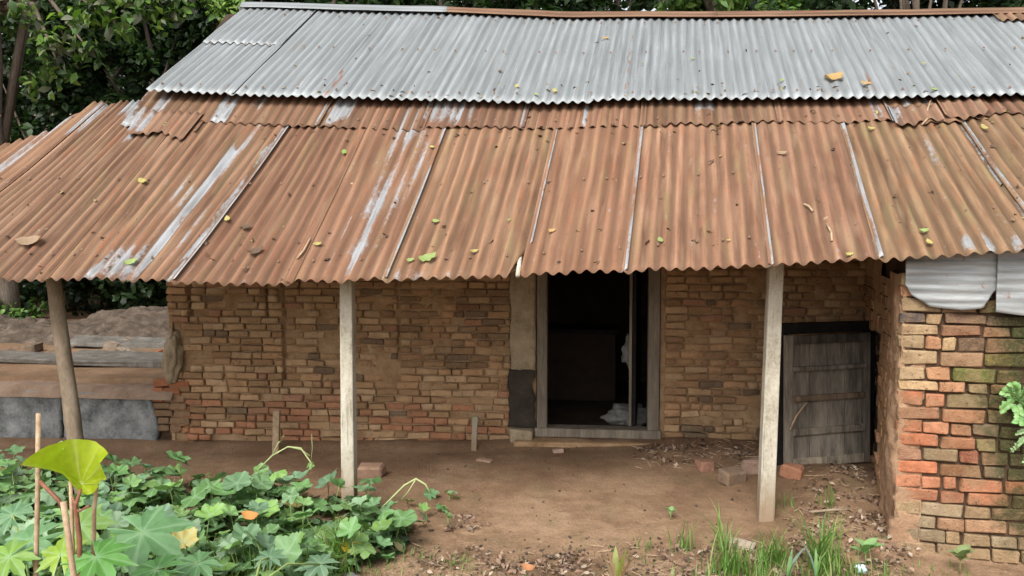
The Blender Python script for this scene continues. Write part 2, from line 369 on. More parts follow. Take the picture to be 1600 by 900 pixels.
def sheet(name, parent, mat, surf, xb0, xb1, xt0, xt1, yb, yt, lift=0, zinc=None, spots=0, ragged=0, amp=.0112, seg=26, bend=None, topcut=None, flip=False):
    """corrugated sheet between eave x (xb0,xb1) at yb and x (xt0,xt1) at yt, waves running up the slope"""
    nw = max(2, round(abs(xb1-xb0)/WAVE)); per = 8; n = nw*per+1
    V = []; U = []; A = []; S = []
    seed = rnd.uniform(0, 99)
    for i in range(n):
        w = i/(n-1)
        r0 = ragged*fbm(w*nw*.35, seed, 0, 1, 3)
        t0 = 0 + r0; t1 = 1 + .01*fbm(w*nw*.3, seed+9, 0, 1, 2)
        if topcut: t1 = min(t1, topcut(w))
        if bend: t0 += bend(w)
        for j in range(seg+1):
            t = lerp(t0, t1, j/seg)
            X = lerp(lerp(xb0, xb1, w), lerp(xt0, xt1, w), t); Ybb = yb(X) if callable(yb) else yb
            Y = lerp(Ybb, yt, t)
            a = amp*(1+.25*fbm(w*nw*.5, t*2, seed, 1, 2))
            z = surf(X, Y) + lift + a*math.cos(2*math.pi*w*nw) + .003*fbm(X*3, Y*1.5, seed, 1, 2)
            if j == 0: z += .004*fbm(w*nw, seed, 3, .8, 2)
            V.append((X, Y, z)); U.append((w*nw*WAVE, (Y-Ybb)*1.26)); A.append(zinc(w*nw, t, nw) if zinc else 0); S.append(spots)
    idx = [(i*(seg+1)+j, (i+1)*(seg+1)+j, (i+1)*(seg+1)+j+1, i*(seg+1)+j+1) for i in range(n-1) for j in range(seg)]
    me = fastmesh(name, V, idx, {'zinc': A, 'spots': S}, U, True); me.materials.append(mat)
    o = link(name, me, parent); m = o.modifiers.new('thickness', 'SOLIDIFY'); m.thickness = .0016; m.offset = -1
    o.color = (1, 1, 1, 1); return o
def yeave(X): return float(np.interp(X, EX, EY))

# ---- veranda (lean-to): roof of rusty sheets, posts
ver = thing('veranda', 'low veranda lean-to with rusty brown corrugated iron roof standing on pale posts before the house', 'veranda', (0, 5.1, 0))
roofA = MB()                                # purlins carry the sheets
for Yp, dz, x0_ in ((5.05, -.05, -6), (5.7, -.05, -4.2), (6.3, -.05, -2.7)):
    xs = np.linspace(x0_, 5.2, 60)
    roofA.tube([(x, Yp, low_z(x, Yp)+dz) for x in xs], .032, 6)
roofA.obj('purlin', M['bark'], ver)
# seams: (u,v at eave) and (u at v=200)
SEAM = [(-690, -210), (-520, -90), (-340, 20), (-180, 125), (62, 268), (265, 448), (445, 563), (597, 692), (812, 866), (972, 999), (1200, 1174), (1371, 1311), (1640, 1494), (1830, 1640), (2060, 1800)]
sx = []
for ub, ut in SEAM:
    pb = atY(ub, 435, float(np.interp(ub, [e[0] for e in EAVE], [e[2] for e in EAVE]))); pt = atY(ut, 200, 6.28)
    k = (6.5-pb.y)/(6.28-pb.y)
    sx.append((pb.x, pb.x+(pt.x-pb.x)*k))
def zi(*bands, edgeL=0, edgeR=0):
    """bands: (wave0, wave1, t0, t1, strength)"""
    def f(w, t, nw):
        a = 0
        for w0, w1, t0, t1, s in bands:
            if w0 <= w <= w1:
                e = min(1, (t-t0)/.08+.5, (t1-t)/.08+.5); a = max(a, s*max(0, e))
        if edgeR and w > nw-edgeR*(1+.3*fbm(t*4, nw*1.7)): a = max(a, .74+.3*fbm(t*5, nw))
        if edgeL and w < edgeL: a = max(a, .9)
        return a
    return f
BND = [(-900, 600), (-400, 345), (0, 231), (45, 217), (75, 206), (110, 182), (150, 158), (166, 168), (200, 158), (236, 142), (300, 60)]
def proj(p): d = Vector(p)-CAM; return 800+F*d.dot(_r)/d.dot(_f), 450-F*d.dot(_u)/d.dot(_f)
def cut_for(i):
    def f(w):
        (b0, t0), (b1, t1) = sx[i], sx[i+1]
        for k in range(50, 101):
            t = k/100; X = lerp(lerp(b0, b1, w), lerp(t0, t1, w), t); Y = lerp(4.87, 6.5, t); u, v = proj((X, Y, low_z(X, Y)))
            if v < interp(BND, u): return t
        return 1.0
    return f
cfg = {
 0: dict(topcut=cut_for(0)), 1: dict(zinc=zi((1, 2, 0, 1, .5)), topcut=cut_for(1)),
 2: dict(zinc=zi((6.0, 7.2, .1, .96, .7), (1, 2.2, .5, 1, .8)), topcut=cut_for(2)),
 3: dict(zinc=zi((4.6, 7.4, .9, 1.1, 1.0), (0, 1.5, .8, 1.1, .9), (9.3, 10.3, .75, .86, 1.0)), topcut=cut_for(3)),
 4: dict(zinc=zi((7.6, 8.6, .1, .72, 1.0), (6.9, 7.5, .25, .5, .55), (4.2, 8.4, 0, .17, .72), (1.2, 4.2, 0, .04, .8), (9.4, 10.2, .05, .4, .55), (8.4, 9.2, .5, .9, .5), (5.6, 6.2, .18, .5, .5), edgeR=.75), spots=1),
 5: dict(spots=0),
 6: dict(zinc=zi((3.5, 4.0, .3, 1.1, .6), (4.5, 5.1, 0, 1.1, .72), (5.5, 6.1, .2, 1.1, .58), (2.4, 3.0, .02, .35, .52), (6.5, 7.1, .4, .8, .5), (3.4, 6.3, .1, 1.1, .38), edgeR=.3), spots=.3),
 7: dict(zinc=zi((0, 3.2, 0, .03, .95), (4, 6, 0, .015, .8), edgeR=.35)),
 8: dict(zinc=zi(edgeR=.38)), 9: dict(zinc=zi(edgeR=.42)), 10: dict(zinc=zi((8, 9.5, 0, .3, .9), edgeR=.4)),
 11: dict(zinc=zi((5.6, 6.3, 0, .09, .95), (6.9, 7.6, 0, .13, .95), (8.6, 9.2, 0, .07, .95), (6.4, 7.1, .45, .75, .5), edgeR=.6), spots=1),
 12: dict(), 13: dict()}
def cutcorner(w): return .17*sstep(.86, 1, w)
lift = [0, .012, 0, .012, 0, .013, .002, .014, .002, .013, .001, .013, .001, .012]
over = {4: 1, 6: 1, 7: 1, 8: 1, 9: 1, 10: 1, 11: 1}
for i in range(len(sx)-1):
    (b0, t0), (b1, t1) = sx[i], sx[i+1]
    c = dict(cfg[i]); lf = .004+.006*(len(sx)-i)*.12
    ov = WAVE*.9
    if i == 7: c['bend'] = cutcorner
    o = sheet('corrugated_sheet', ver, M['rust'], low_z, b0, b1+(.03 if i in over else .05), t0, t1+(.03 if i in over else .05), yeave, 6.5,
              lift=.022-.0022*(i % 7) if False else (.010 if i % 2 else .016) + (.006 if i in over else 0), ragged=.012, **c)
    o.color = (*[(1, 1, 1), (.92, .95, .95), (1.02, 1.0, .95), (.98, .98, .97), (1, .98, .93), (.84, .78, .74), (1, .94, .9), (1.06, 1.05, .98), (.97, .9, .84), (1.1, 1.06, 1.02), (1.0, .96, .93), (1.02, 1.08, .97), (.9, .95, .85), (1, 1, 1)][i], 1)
    if i == 4: o['label'] = 'rusty sheet with broad bare silver streaks at its lower right'
    if i == 6: o['label'] = 'rusty sheet with long pale grey stripes down its middle'
    if i == 7: o['label'] = 'rusty sheet with its lower right corner torn away'
# upper strip of short sheets tucked under the silver roof
BS = [(20, .80), (120, .84), (185, .84), (300, .80), (490, .85), (655, .845), (811, .85), (1000, .845), (1215, .85), (1395, .845), (1500, .81), (1640, .84), (1820, .85)]
for i in range(len(BS)-1):
    u0, u1 = BS[i][0], BS[i+1][0]
    if u0 < 180: continue
    Yb = lerp(4.88, 6.5, BS[i+1][1])
    vb = 205
    p0 = atY(u0, vb, Yb); p1 = atY(u1, vb, Yb)
    dx = (6.8-Yb)*.085
    zf = {2: zi((2, 3, .1, .6, .8), (0, 1.5, 0, .35, .9)), 3: zi((1.5, 3.3, .0, 1, .85), (5, 6, .2, .9, .5)), 4: zi((1, 3, .1, 1, .9), (0, .8, 0, .5, .7)), 5: zi((0, 4, .1, 1, .75), (4.6, 5.2, 0, 1, .8)),
          6: zi((0, .5, 0, 1, .9), (6, 6.6, 0, .5, .8)), 7: zi((5.5, 7.5, .3, 1, .7), (1.4, 2.2, .4, .9, .7)), 8: zi((.0, .5, 0, 1, .3), (9, 9.8, 0, 1, .6)), 9: zi((.0, .7, 0, 1, .8), (1.6, 2.4, .3, 1, .8), (3, 3.8, .4, 1, .8))}.get(i)
    o = sheet('corrugated_sheet', ver, M['rust'], low_z, p0.x, p1.x+.04, p0.x+dx, p1.x+.04+dx, Yb, 6.8 if u0 > 180 else 6.62, lift=.032+.006*(i % 2),
              ragged=.11 if i in (2, 9, 10) else .05, zinc=zf, seg=10, amp=.0095); f = rnd.uniform(.72, 1.0); o.color = (f, f*rnd.uniform(.93, 1.02), f*.95, 1)
    if i == 9: o['label'] = 'short rusty sheet with a torn, ragged lower edge'

# torn extra pieces lapped over the joint of the two rows
for (u0, u1, ub, vb, Yb, yt_, rg, lab, zf) in ((196, 292, 0, 222, 6.1, 6.34, .3, 'small torn rusty piece lapped over the joint at the top left', zi((0, 1.6, .1, 1, .8))),
        (1400, 1478, 0, 205, 6.12, 6.4, .45, 'torn and curled rusty piece lapped over the joint at the right', zi((0, .8, 0, 1, .85))), (1475, 1545, 0, 200, 6.24, 6.5, .4, 'ragged rusty piece at the far right joint', None)):
    p0 = atY(u0, vb, Yb); p1 = atY(u1, vb, Yb)
    o = sheet('corrugated_sheet', ver, M['rust'], low_z, p0.x, p1.x, p0.x+.03, p1.x+.03, Yb, yt_, lift=.055, ragged=rg, zinc=zf, seg=6, amp=.01); o['label'] = lab
m = MB()
for Yn in (5.05, 5.7, 6.32):
    x = -5.2
    while x < 4.2:
        Z = low_z(x, Yn)+(.031 if Yn < 6.2 else .05); m.add([(x+a_, Yn+b_, Z-.004+b_*.7) for a_, b_ in [(math.cos(q)*.0095, math.sin(q)*.0095) for q in np.linspace(0, 2*math.pi, 7)[:-1]]]+[(x, Yn, Z+.007)], [(q, (q+1) % 6, 6) for q in range(6)])
        x += WAVE*rnd.choice((3, 3, 4, 2))
tag(m.obj('nail', M['steel'], ver), kind='stuff')
# posts
def post(u0, v0, u1, v1, Y0, w, lab, name='post'):
    top = atY(u0, v0-12, Y0); bot = atY(u1, v1, Y0); bot.z = gz(bot.x, bot.y)-.12
    top.z = low_z(top.x, top.y)-.03
    m = MB(); vs = []
    N = 10
    for k in range(N+1):
        c = bot.lerp(top, k/N)
        for sx_, sy_ in ((-1, -1), (1, -1), (1, 1), (-1, 1)):
            vs.append((c.x+sx_*w/2*(1-.12*k/N)+rnd.uniform(-.001, .001), c.y+sy_*w/2+rnd.uniform(-.001, .001), c.z))
    fs = [(3, 2, 1, 0), tuple(4*N+q for q in range(4))]
    for k in range(N):
        for q in range(4): fs.append((4*k+q, 4*k+(q+1) % 4, 4*k+4+(q+1) % 4, 4*k+4+q))
    m.add(vs, fs); o = m.obj(name, M['post'], ver, bevel=.008)
    o['label'] = lab; return o
post(543, 450, 546, 780, 5.3, .09, 'pale square concrete post rising from the vine leaves')
post(1213, 426, 1195, 815, 5.32, .097, 'pale square post that leans, its foot among grass')
a = atY(73, 440, 5.3); b = atY(139, 800, 5.34); b.z = gz(b.x, b.y)-.1; a.z = low_z(a.x, a.y)-.02
m = MB(); pts = []; rr_ = []
for k in range(15):
    t = k/14; p = a.lerp(b, t); p.x += .012*math.sin(t*5)+.006*fbm(t*4, 1) - .012*math.sin(t*math.pi); pts.append(p); rr_.append(lerp(.046, .057, t)*(1+.07*fbm(t*9, 4)))
m.tube(pts, rr_, 12); o = m.obj('post', M['bark'], ver, True); o['label'] = 'round bent tree-trunk post at the left end'
# bamboo end poking out where the sheet is torn
m = MB(); p = atY(809, 431, 4.85); m.tube([p, p+Vector((-.01, .35, .16))], .014, 10, True)
m.obj('rafter_end', M['post'], ver, True)
for u in (20, 210, 440, 700, 950, 1100, 1300):
    m = MB(); p = atY(u, 440, 5.3); q = Vector((p.x+.1, 6.95 if u > 300 else 6.3, 0)); p.z = low_z(p.x, p.y)-.1; q.z = low_z(q.x, q.y)-.1
    m.tube([p, q], .03, 6); m.obj('rafter', M['bark'], ver, True)

# ---- the house
house = thing('brick_house', 'old mud-brick house with grey corrugated iron roof and an open dark doorway', 'house', (0, WY, 0))
xb0, xb1 = XatY(228, 6.42, 145), XatY(1600, 6.42, 148); xt0, xt1 = XatY(386, 8.3, 12), XatY(1490, 8.3, 22)
NSH = 13; wtot = (xb1-xb0)
kk = 0; bounds = [0]
while bounds[-1] < 1.3: bounds.append(bounds[-1]+rnd.choice((8, 9, 9, 10))*WAVE/wtot)
for i in range(len(bounds)-1):
    k0, k1 = bounds[i], bounds[i+1]
    bx0, bx1 = lerp(xb0, xb1, k0), lerp(xb0, xb1, k1); tx0, tx1 = lerp(xt0, xt1, k0), lerp(xt0, xt1, k1)
    zf = zi((4, 4.4, .0, .75, .34)) if i == 5 else (zi((1, 1.5, 0, .3, .42)) if i in (8, 2) else None)
    if i in (0,):   # two-piece sheets at the left end, upper piece lapped over the lower
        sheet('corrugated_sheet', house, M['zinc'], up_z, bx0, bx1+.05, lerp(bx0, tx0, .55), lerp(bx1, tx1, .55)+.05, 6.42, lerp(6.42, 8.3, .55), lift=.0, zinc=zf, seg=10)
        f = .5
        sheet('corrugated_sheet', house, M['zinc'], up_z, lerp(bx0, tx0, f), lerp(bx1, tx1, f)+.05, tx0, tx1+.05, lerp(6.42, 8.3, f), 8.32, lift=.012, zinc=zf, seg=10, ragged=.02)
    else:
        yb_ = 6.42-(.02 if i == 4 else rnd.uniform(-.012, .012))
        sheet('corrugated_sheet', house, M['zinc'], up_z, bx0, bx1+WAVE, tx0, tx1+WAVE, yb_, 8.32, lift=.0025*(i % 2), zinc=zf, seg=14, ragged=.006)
# rusted short patch sheet near the right end of the ridge
pz0 = XatY(1558, 8.05, 38); pz1 = XatY(1760, 8.05, 38); dxs = (xt1-xb1)/1.88*.27
o = sheet('corrugated_sheet', house, M['rust'], up_z, pz0, pz1, pz0+dxs, pz1+dxs, 8.02, 8.33, lift=.03, seg=6, ragged=.03)
o['label'] = 'short rusty patch sheet just below the ridge'
# back slope
sheet('corrugated_sheet', house, M['zinc'], lambda X, Y: up_z(X, 16.6-Y), xt0-.1, lerp(xt0, xt1, 1.28), xt0-.1, lerp(xt0, xt1, 1.28), 10.3, 8.3, seg=6)
# ridge cap: three lengths
for (u0, u1, mt, lab) in ((380, 705, 'zinc', 'pale grey ridge cap over the left end'), (700, 1120, 'rust', 'rust-brown ridge cap in the middle'), (1112, 1980, 'rust', 'reddish rust-brown ridge cap toward the right end')):
    X0 = XatY(u0, 8.3, 15); X1 = XatY(u1, 8.3, 20); n = 24; V = []; U = []
    prof = [(-.1, -.035), (-.09, -.028), (-.055, .012), (-.025, .034), (0, .042), (.03, .034), (.09, -.02), (.12, -.04)]
    for i in range(n+1):
        X = lerp(X0, X1, i/n)
        for j, (dy, dz) in enumerate(prof): V.append((X, 8.3+dy, up_z(X, 8.3)+.018+dz+.004*fbm(X, j, 7, 2, 2))); U.append((j*.06+.02, X))
    k = len(prof)
    idx = [(i*k+j, (i+1)*k+j, (i+1)*k+j+1, i*k+j+1) for i in range(n) for j in range(k-1)]
    me = fastmesh('ridge_cap', V, idx, {'zinc': [0]*len(V), 'spots': [0]*len(V)}, U, True)
    o = link('ridge_cap', me, house, M[mt]); o['label'] = lab
    md = o.modifiers.new('t', 'SOLIDIFY'); md.thickness = .002
# roofing nails with washers
m = MB(); base = [( math.cos(a)*.011, math.sin(a)*.011) for a in np.linspace(0, 2*math.pi, 7)[:-1]]
for Yn in (6.52, 7.35, 8.1):
    x = xb0+.1
    while x < xb1+.5:
        k = (Yn-6.42)/1.88; X = x*(1-k)+(xt0+(x-xb0)/(xb1-xb0)*(xt1-xt0))*k + rnd.uniform(-.02, .02); Z = up_z(X, Yn)+.02
        vs = [(X+a, Yn+b, Z-.004+b*.6) for a, b in base]+[(X, Yn, Z+.008)]
        m.add(vs, [(q, (q+1) % 6, 6) for q in range(6)]); x += rnd.choice((.15, .23, .3))
tag(m.obj('nail', M['steel'], house), kind='stuff')

# ---- bricks
def brick_mesh(L, H, D, seed, bev=.007, jit=.004):
    r = random.Random(seed); bm = bmesh.new(); bmesh.ops.create_cube(bm, size=1)
    for v in bm.verts:
        v.co = Vector((v.co.x*L, v.co.y*D, v.co.z*H)) + Vector((r.uniform(-jit, jit), r.uniform(-jit, jit)*1.2, r.uniform(-jit, jit)))
    bmesh.ops.bevel(bm, geom=bm.edges[:], offset=bev, segments=1, affect='EDGES', profile=.6)
    for v in bm.verts: v.co += Vector((r.uniform(-jit, jit)*.4, r.uniform(-jit, jit)*.6, r.uniform(-jit, jit)*.4))
    me = bpy.data.meshes.new('brick'); bm.to_mesh(me); bm.free(); me.materials.append(M['brick']); return me
BV = {}
def brick_variants(H, D, tagk, Ls, bev, jit):
    BV[tagk] = [(L, [brick_mesh(L, H, D, hash_ + i*7, bev, jit) for i in range(5)]) for hash_, L in enumerate(Ls)]
brick_variants(.055, .1, 'thin', [.05, .08, .11, .15, .19], .006, .005)
brick_variants(.072, .12, 'thick', [.06, .11, .145, .19, .235], .0065, .0062)
def pick(kind, L):
    c = min(BV[kind], key=lambda q: abs(q[0]-L)); return c[0], rnd.choice(c[1])
joinV, joinF, joinC = [], [], []
def join_brick(me, mw, c):
    b = sum(len(v) for v in joinV)
    co = np.empty(len(me.vertices)*3, np.float32); me.vertices.foreach_get('co', co); co = co.reshape(-1, 3)
    mwn = np.array(mw); co = co @ mwn[:3, :3].T + mwn[:3, 3]; joinV.append(co)
    for p in me.polygons:
        vs = list(p.vertices)
        for q in range(1, len(vs)-1): joinF.append((b+vs[0], b+vs[q], b+vs[q+1]))
    joinC.extend([c]*len(co))

for L_, ml in BV['thick']:
    for me in ml: me.materials.clear(); me.materials.append(M['room_brick'])
# front wall core: mud mortar relief with the brick pattern recessed
XP0, XP1 = XatY(798, WY), XatY(839, WY)
def cracks(x, z):
    d = 0
    for (u, za, zb, w) in ((296, .88, 1.6, .012), (417, .8, 1.6, .008), (442, .5, 1.5, .014), (623, .35, 1.5, .007)):
        X = XatY(u, WY)+.006*fbm(z*3, u)
        if za < z < zb: d = max(d, 1-abs(x-X)/w/1.5) if abs(x-X) < w*1.5 else d
    return d
def mudcover(x, z):
    """0 open joints .. 1 mud flush over the bricks"""
    m_ = .24+.9*fbm(x, z, 4, 3.6, 4)
    if x < XatY(440, WY): m_ -= .25
    if XatY(444, WY) < x < XatY(640, WY) and z > .45: m_ += .28
    if x > XD1: m_ += .12
    return max(0, min(1, m_))
Z0, Z1 = -.3, 3.05
def wall_piece(name, x0, x1, z0, z1, step=.022):
    xs_ = np.linspace(x0, x1, max(2, int((x1-x0)/step)+1)); zs = np.linspace(z0, z1, max(2, int((z1-z0)/step)+1)) if z1 < 1.8 else np.concatenate([np.arange(z0, 1.6, step), [1.62, 1.9, z1]])
    V = [(x, WY-.004 + .034*(1-mudcover(x, z)) + .006*fbm(x, z, 8, 9, 3) - .003 + .05*cracks(x, z) + .05*max(0, fbm(x, z*1.2, 14, 15, 2)-.33), z) for z in zs for x in xs_]
    n = len(xs_); ii = np.arange((len(zs)-1)*n).reshape(len(zs)-1, n)[:, :-1].ravel()
    o = link(name, fastmesh(name, V, np.stack([ii, ii+1, ii+n+1, ii+n], 1), smooth=True), house, M['mud'])
    return o
XR = 4.6
wall = MB()
t_ = .26
def wbox(m, x0, x1, y0, y1, z0, z1): m.box(((x0+x1)/2, (y0+y1)/2, (z0+z1)/2), (x1-x0, y1-y0, z1-z0))
wbox(wall, XW0+.004, XD0, WY+.07, WY+t_, Z0, Z1); wbox(wall, XD1, XR, WY+.07, WY+t_, Z0, Z1); wbox(wall, XD0, XD1, WY+.07, WY+t_, 1.98, Z1)
wbox(wall, XW0+.004, XW0+.25, WY+t_, 9.9, Z0, 3.0); wbox(wall, XR-.25, XR, WY+t_, 9.9, Z0, 3.0); wbox(wall, XW0+.004, XR, 9.65, 9.9, Z0, 3.0)
# gables
for gxx in (XW0+.004, XR-.25):
    vs = [(gxx, WY+.07, 3.0), (gxx, 9.9, 3.0), (gxx, 8.3, up_z(gxx, 8.3)-.06), (gxx+.24, WY+.07, 3.0), (gxx+.24, 9.9, 3.0), (gxx+.24, 8.3, up_z(gxx, 8.3)-.06)]
    wall.add(vs, [(0, 1, 2), (3, 5, 4), (0, 2, 5, 3), (1, 4, 5, 2)])
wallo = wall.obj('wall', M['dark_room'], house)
core1 = wall_piece('mud_mortar', XW0, XD0-.0, Z0, Z1)
core2 = wall_piece('mud_mortar', XD1+.0, XR-1.2, Z0, Z1)
core3 = wall_piece('mud_mortar', XD0, XD1, 1.98, Z1, .05)
# brick end return of the wall's left edge
ends = MB(); wbox(ends, XW0-.003, XW0+.03, WY+.01, WY+t_, Z0, Z1); ends.obj('mud_mortar', M['mud'], house)

def wall_col(x, z):
    base = rnd.choice([(.43, .275, .15), (.46, .3, .17), (.38, .235, .125), (.5, .34, .2), (.45, .27, .145), (.34, .205, .11)])
    f = rnd.uniform(.85, 1.12); c = [q*f for q in base]
    u_ = (x-XW0)/(XW1-XW0)
    if z < .33 and rnd.random() < .45 and x < XD0: c = [.42*f, .2*f, .11*f]                       # damp red low bricks
    if rnd.random() < .04: c = [.38*f, .2*f, .12*f]
    if XatY(625, WY) < x < XatY(795, WY) and .6 < z < 1.3 and rnd.random() < .5: c = [q*.6 for q in c]   # some bricks of the blocked-up infill darker
    if rnd.random() < .05: c = [.2*f, .14*f, .09*f]
    return c
bricks = []
crs = .0625; z = -.12; row = 0
hole_cols = [XatY(294, WY), XatY(299, WY), XatY(415, WY), XatY(419, WY), XatY(440, WY), XatY(445, WY), XatY(621, WY), XatY(625, WY)]
while z < 1.6:
    segs = []
    if z > 1.0: segs += [(XW0-.01, hole_cols[0]), (hole_cols[1], hole_cols[2]), (hole_cols[3], hole_cols[4]), (hole_cols[5], hole_cols[6]), (hole_cols[7], XP0)]
    elif z > .5: segs += [(XW0+.03 if z < 1 else XW0, hole_cols[4]), (hole_cols[5], hole_cols[6]), (hole_cols[7], XP0)]
    else: segs += [(XW0+rnd.uniform(-.02, .05), XP0)]
    segs += [(XD1+.035, XR-2.0)]
    for s0, s1 in segs:
        x = s0 - (0 if z > 1 else 0); first = True
        while x < s1-.03:
            L = rnd.choice((.19, .19, .185, .15, .11, .19, .08)) if not first else rnd.choice((.19, .09, .13, .16))
            L = min(L, s1-x); first = False
            if L < .035: break
            mc = mudcover(x+L/2, z)
            deep = mc > .8 and rnd.random() < .3
            if not deep and rnd.random() > .015:
                bricks.append((x+L/2, z+crs/2+rnd.uniform(-.002, .002) - .004*math.sin(x*1.3), L-.006, mc))
                if rnd.random() < .035: bricks.pop()
            x += L+rnd.uniform(.003, .009)
    z += crs*rnd.uniform(.97, 1.03); row += 1
bricks = [b for b in bricks if not (XatY(253, WY) < b[0] < XatY(288, WY) and .55 < b[1] < 1.02)]
vis = sorted(range(len(bricks)), key=lambda i: -(bricks[i][2] + (.2 if bricks[i][1] < 1.42 else -1) - .12*bricks[i][3] + (-1 if bricks[i][0] > XW1-.5 else 0)))
single = set(vis[:300])
for i, (x, zc, L, mc) in enumerate(bricks):
    L0, me = pick('thin', L)
    proud = lerp(.013, -.001, mc)+rnd.uniform(-.01, .007)
    loc = Vector((x, WY+.05-proud, zc))
    mw = Matrix.Translation(loc) @ Euler((0, R(rnd.gauss(0, 1.5)), R(rnd.gauss(0, 2.2)))).to_matrix().to_4x4() @ Matrix.Diagonal((L/L0, 1, rnd.uniform(.86, 1.0), 1))
    c = wall_col(x, zc)
    if i in single:
        o = link('brick', me, wallo); o.matrix_basis = mw; o.color = (*c, 1)
    else: join_brick(me, mw, (*c, 1))
me = fastmesh('brick', np.concatenate(joinV), np.array(joinF), {'Col': np.array(joinC)})
o = link('brick', me, wallo, M['brick_joined']); o['kind'] = 'stuff'

# plaster strip beside the doorway
def slab(name, x0, x1, y, z0, z1, mat, parent, amp=.008, step=.03, edge=.015, thick=.03):
    nx_ = max(3, int((x1-x0)/step)); nz_ = max(3, int((z1-z0)/step)); V = []
    for j in range(nz_+1):
        for i in range(nx_+1):
            x = lerp(x0, x1, i/nx_); zz = lerp(z0, z1, j/nz_)
            if i in (0, nx_): x += edge*fbm(zz, i, 3, 5, 3)
            if j in (0, nz_): zz += edge*fbm(x, j, 6, 5, 3)
            V.append((x, y-amp*fbm(x, zz, 1, 6, 3), zz))
    n = nx_+1; ii = np.arange(nz_*n).reshape(nz_, n)[:, :-1].ravel()
    o = link(name, fastmesh(name, V, np.stack([ii, ii+1, ii+n+1, ii+n], 1), smooth=True), parent, mat)
    md = o.modifiers.new('t', 'SOLIDIFY'); md.thickness = thick; md.offset = -1
    return o
zs_ = atY(820, 580, WY).z
slab('plaster_strip', XP0, XP1-.012, WY-.03, zs_, 1.9, M['plaster'], house)
slab('stained_plaster_strip', XP0-.015, XP1-.012, WY-.034, atY(820, 668, WY).z, zs_+.02, M['soot'], house, edge=.045)
m = MB(); p = atY(815, 680, WY-.06); m.box(p, (.19, .12, .11), None, .012); m.obj('footing_stone', M['plaster'], house, bevel=.02)
# broken plaster lump on the wall's left end
p = atY(270, 558, WY-.02)
bm = bmesh.new(); bmesh.ops.create_icosphere(bm, subdivisions=4, radius=1)
for v in bm.verts:
    c = v.co.copy(); n_ = 1+.3*fbm(c.x, c.y, c.z, 2.2, 4)
    v.co = Vector((c.x*.085*n_*(1-.15*c.z)+.01*c.z, c.y*.06*n_, c.z*.23*n_))+p
me = bpy.data.meshes.new('plaster_lump'); bm.to_mesh(me); bm.free()
me.polygons.foreach_set('use_smooth', [True]*len(me.polygons)); link('plaster_lump', me, house, M['plaster'])

# doorway frame and leaf
fr = .085; Yf = WY-.03
zb_ = atY(840, 684, WY).z
def jamb(u0, u1, vtop, vbot, name='door_jamb', Y=Yf, mat='frame'):
    x0, x1 = XatY(u0, Y), XatY(u1, Y); m = MB(); m.box(((x0+x1)/2, Y+.07, (zb_+1.98)/2), (x1-x0, .14, 1.98-zb_)); return m.obj(name, M[mat], house, bevel=.006)
jamb(839, 855, 0, 0); jamb(1014, 1032, 0, 0)
m = MB(); m.box(((XD0+XD1)/2, Yf+.06, atY(930, 677, Yf).z), (XD1-XD0+.02, .17, .075)); m.obj('door_sill', M['frame'], house, bevel=.01)
m = MB(); m.box(((XD0+XD1)/2, Yf+.07, 2.02), (XD1-XD0, .13, .085)); m.obj('door_lintel', M['frame'], house)
# mud step below the sill
m = MB(); m.box(((XD0+XD1)/2-.05, WY-.07, .02), (XD1-XD0+.25, .2, .07), None, .01); m.obj('mud_step', M['mud'], house, bevel=.02)
# the leaf swung inward at the right jamb
dl = MB(); h = XatY(1010, WY+.15); dl.box((h-.06, WY+.55, 1.0), (.035, .75, 1.8), Matrix.Rotation(R(-6), 3, 'Z')); dlo = dl.obj('door_leaf', M['black_wood'], house, bevel=.003)
m = MB(); m.box((XatY(986, WY+.18), WY+.17, .8), (.022, .03, 1.5)); m.obj('stile', M['frame'], dlo)
# inside the room
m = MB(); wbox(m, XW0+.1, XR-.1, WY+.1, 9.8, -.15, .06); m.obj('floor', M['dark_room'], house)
p = atY(905, 590, 8.6)
ch = thing('wooden_chest', 'dim brown box standing in the dark room behind the doorway', 'chest', (p.x, 8.6, .06))
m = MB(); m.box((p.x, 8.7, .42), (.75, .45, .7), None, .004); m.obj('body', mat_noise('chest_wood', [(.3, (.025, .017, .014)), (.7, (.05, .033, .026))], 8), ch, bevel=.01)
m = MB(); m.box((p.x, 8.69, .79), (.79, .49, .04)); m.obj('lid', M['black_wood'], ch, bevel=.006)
def blob(name, c, s, mat, parent=None, seed=0, lv=4, am=.35, fr_=1.7):
    bm = bmesh.new(); bmesh.ops.create_icosphere(bm, subdivisions=lv, radius=1)
    for v in bm.verts:
        q = v.co.copy(); n_ = 1+am*fbm(q.x+seed, q.y, q.z, fr_, 4); v.co = Vector((q.x*s[0], q.y*s[1], q.z*s[2]))*n_+Vector(c)
    me = bpy.data.meshes.new(name); bm.to_mesh(me); bm.free(); me.polygons.foreach_set('use_smooth', [True]*len(me.polygons))
    return link(name, me, parent, mat)
p = atY(968, 645, 7.35); tag(blob('sack', (p.x+.1, 7.55, .13), (.2, .12, .1), M['white'], None, 3, am=.5), 'dirty white cloth sack on the floor just inside the doorway, right side', 'sack')
p = atY(983, 585, 7.5); tag(blob('cloth', (p.x, 7.5, .72), (.06, .04, .13), M['white'], None, 7, am=.5), 'small white cloth hanging behind the door leaf', 'cloth')

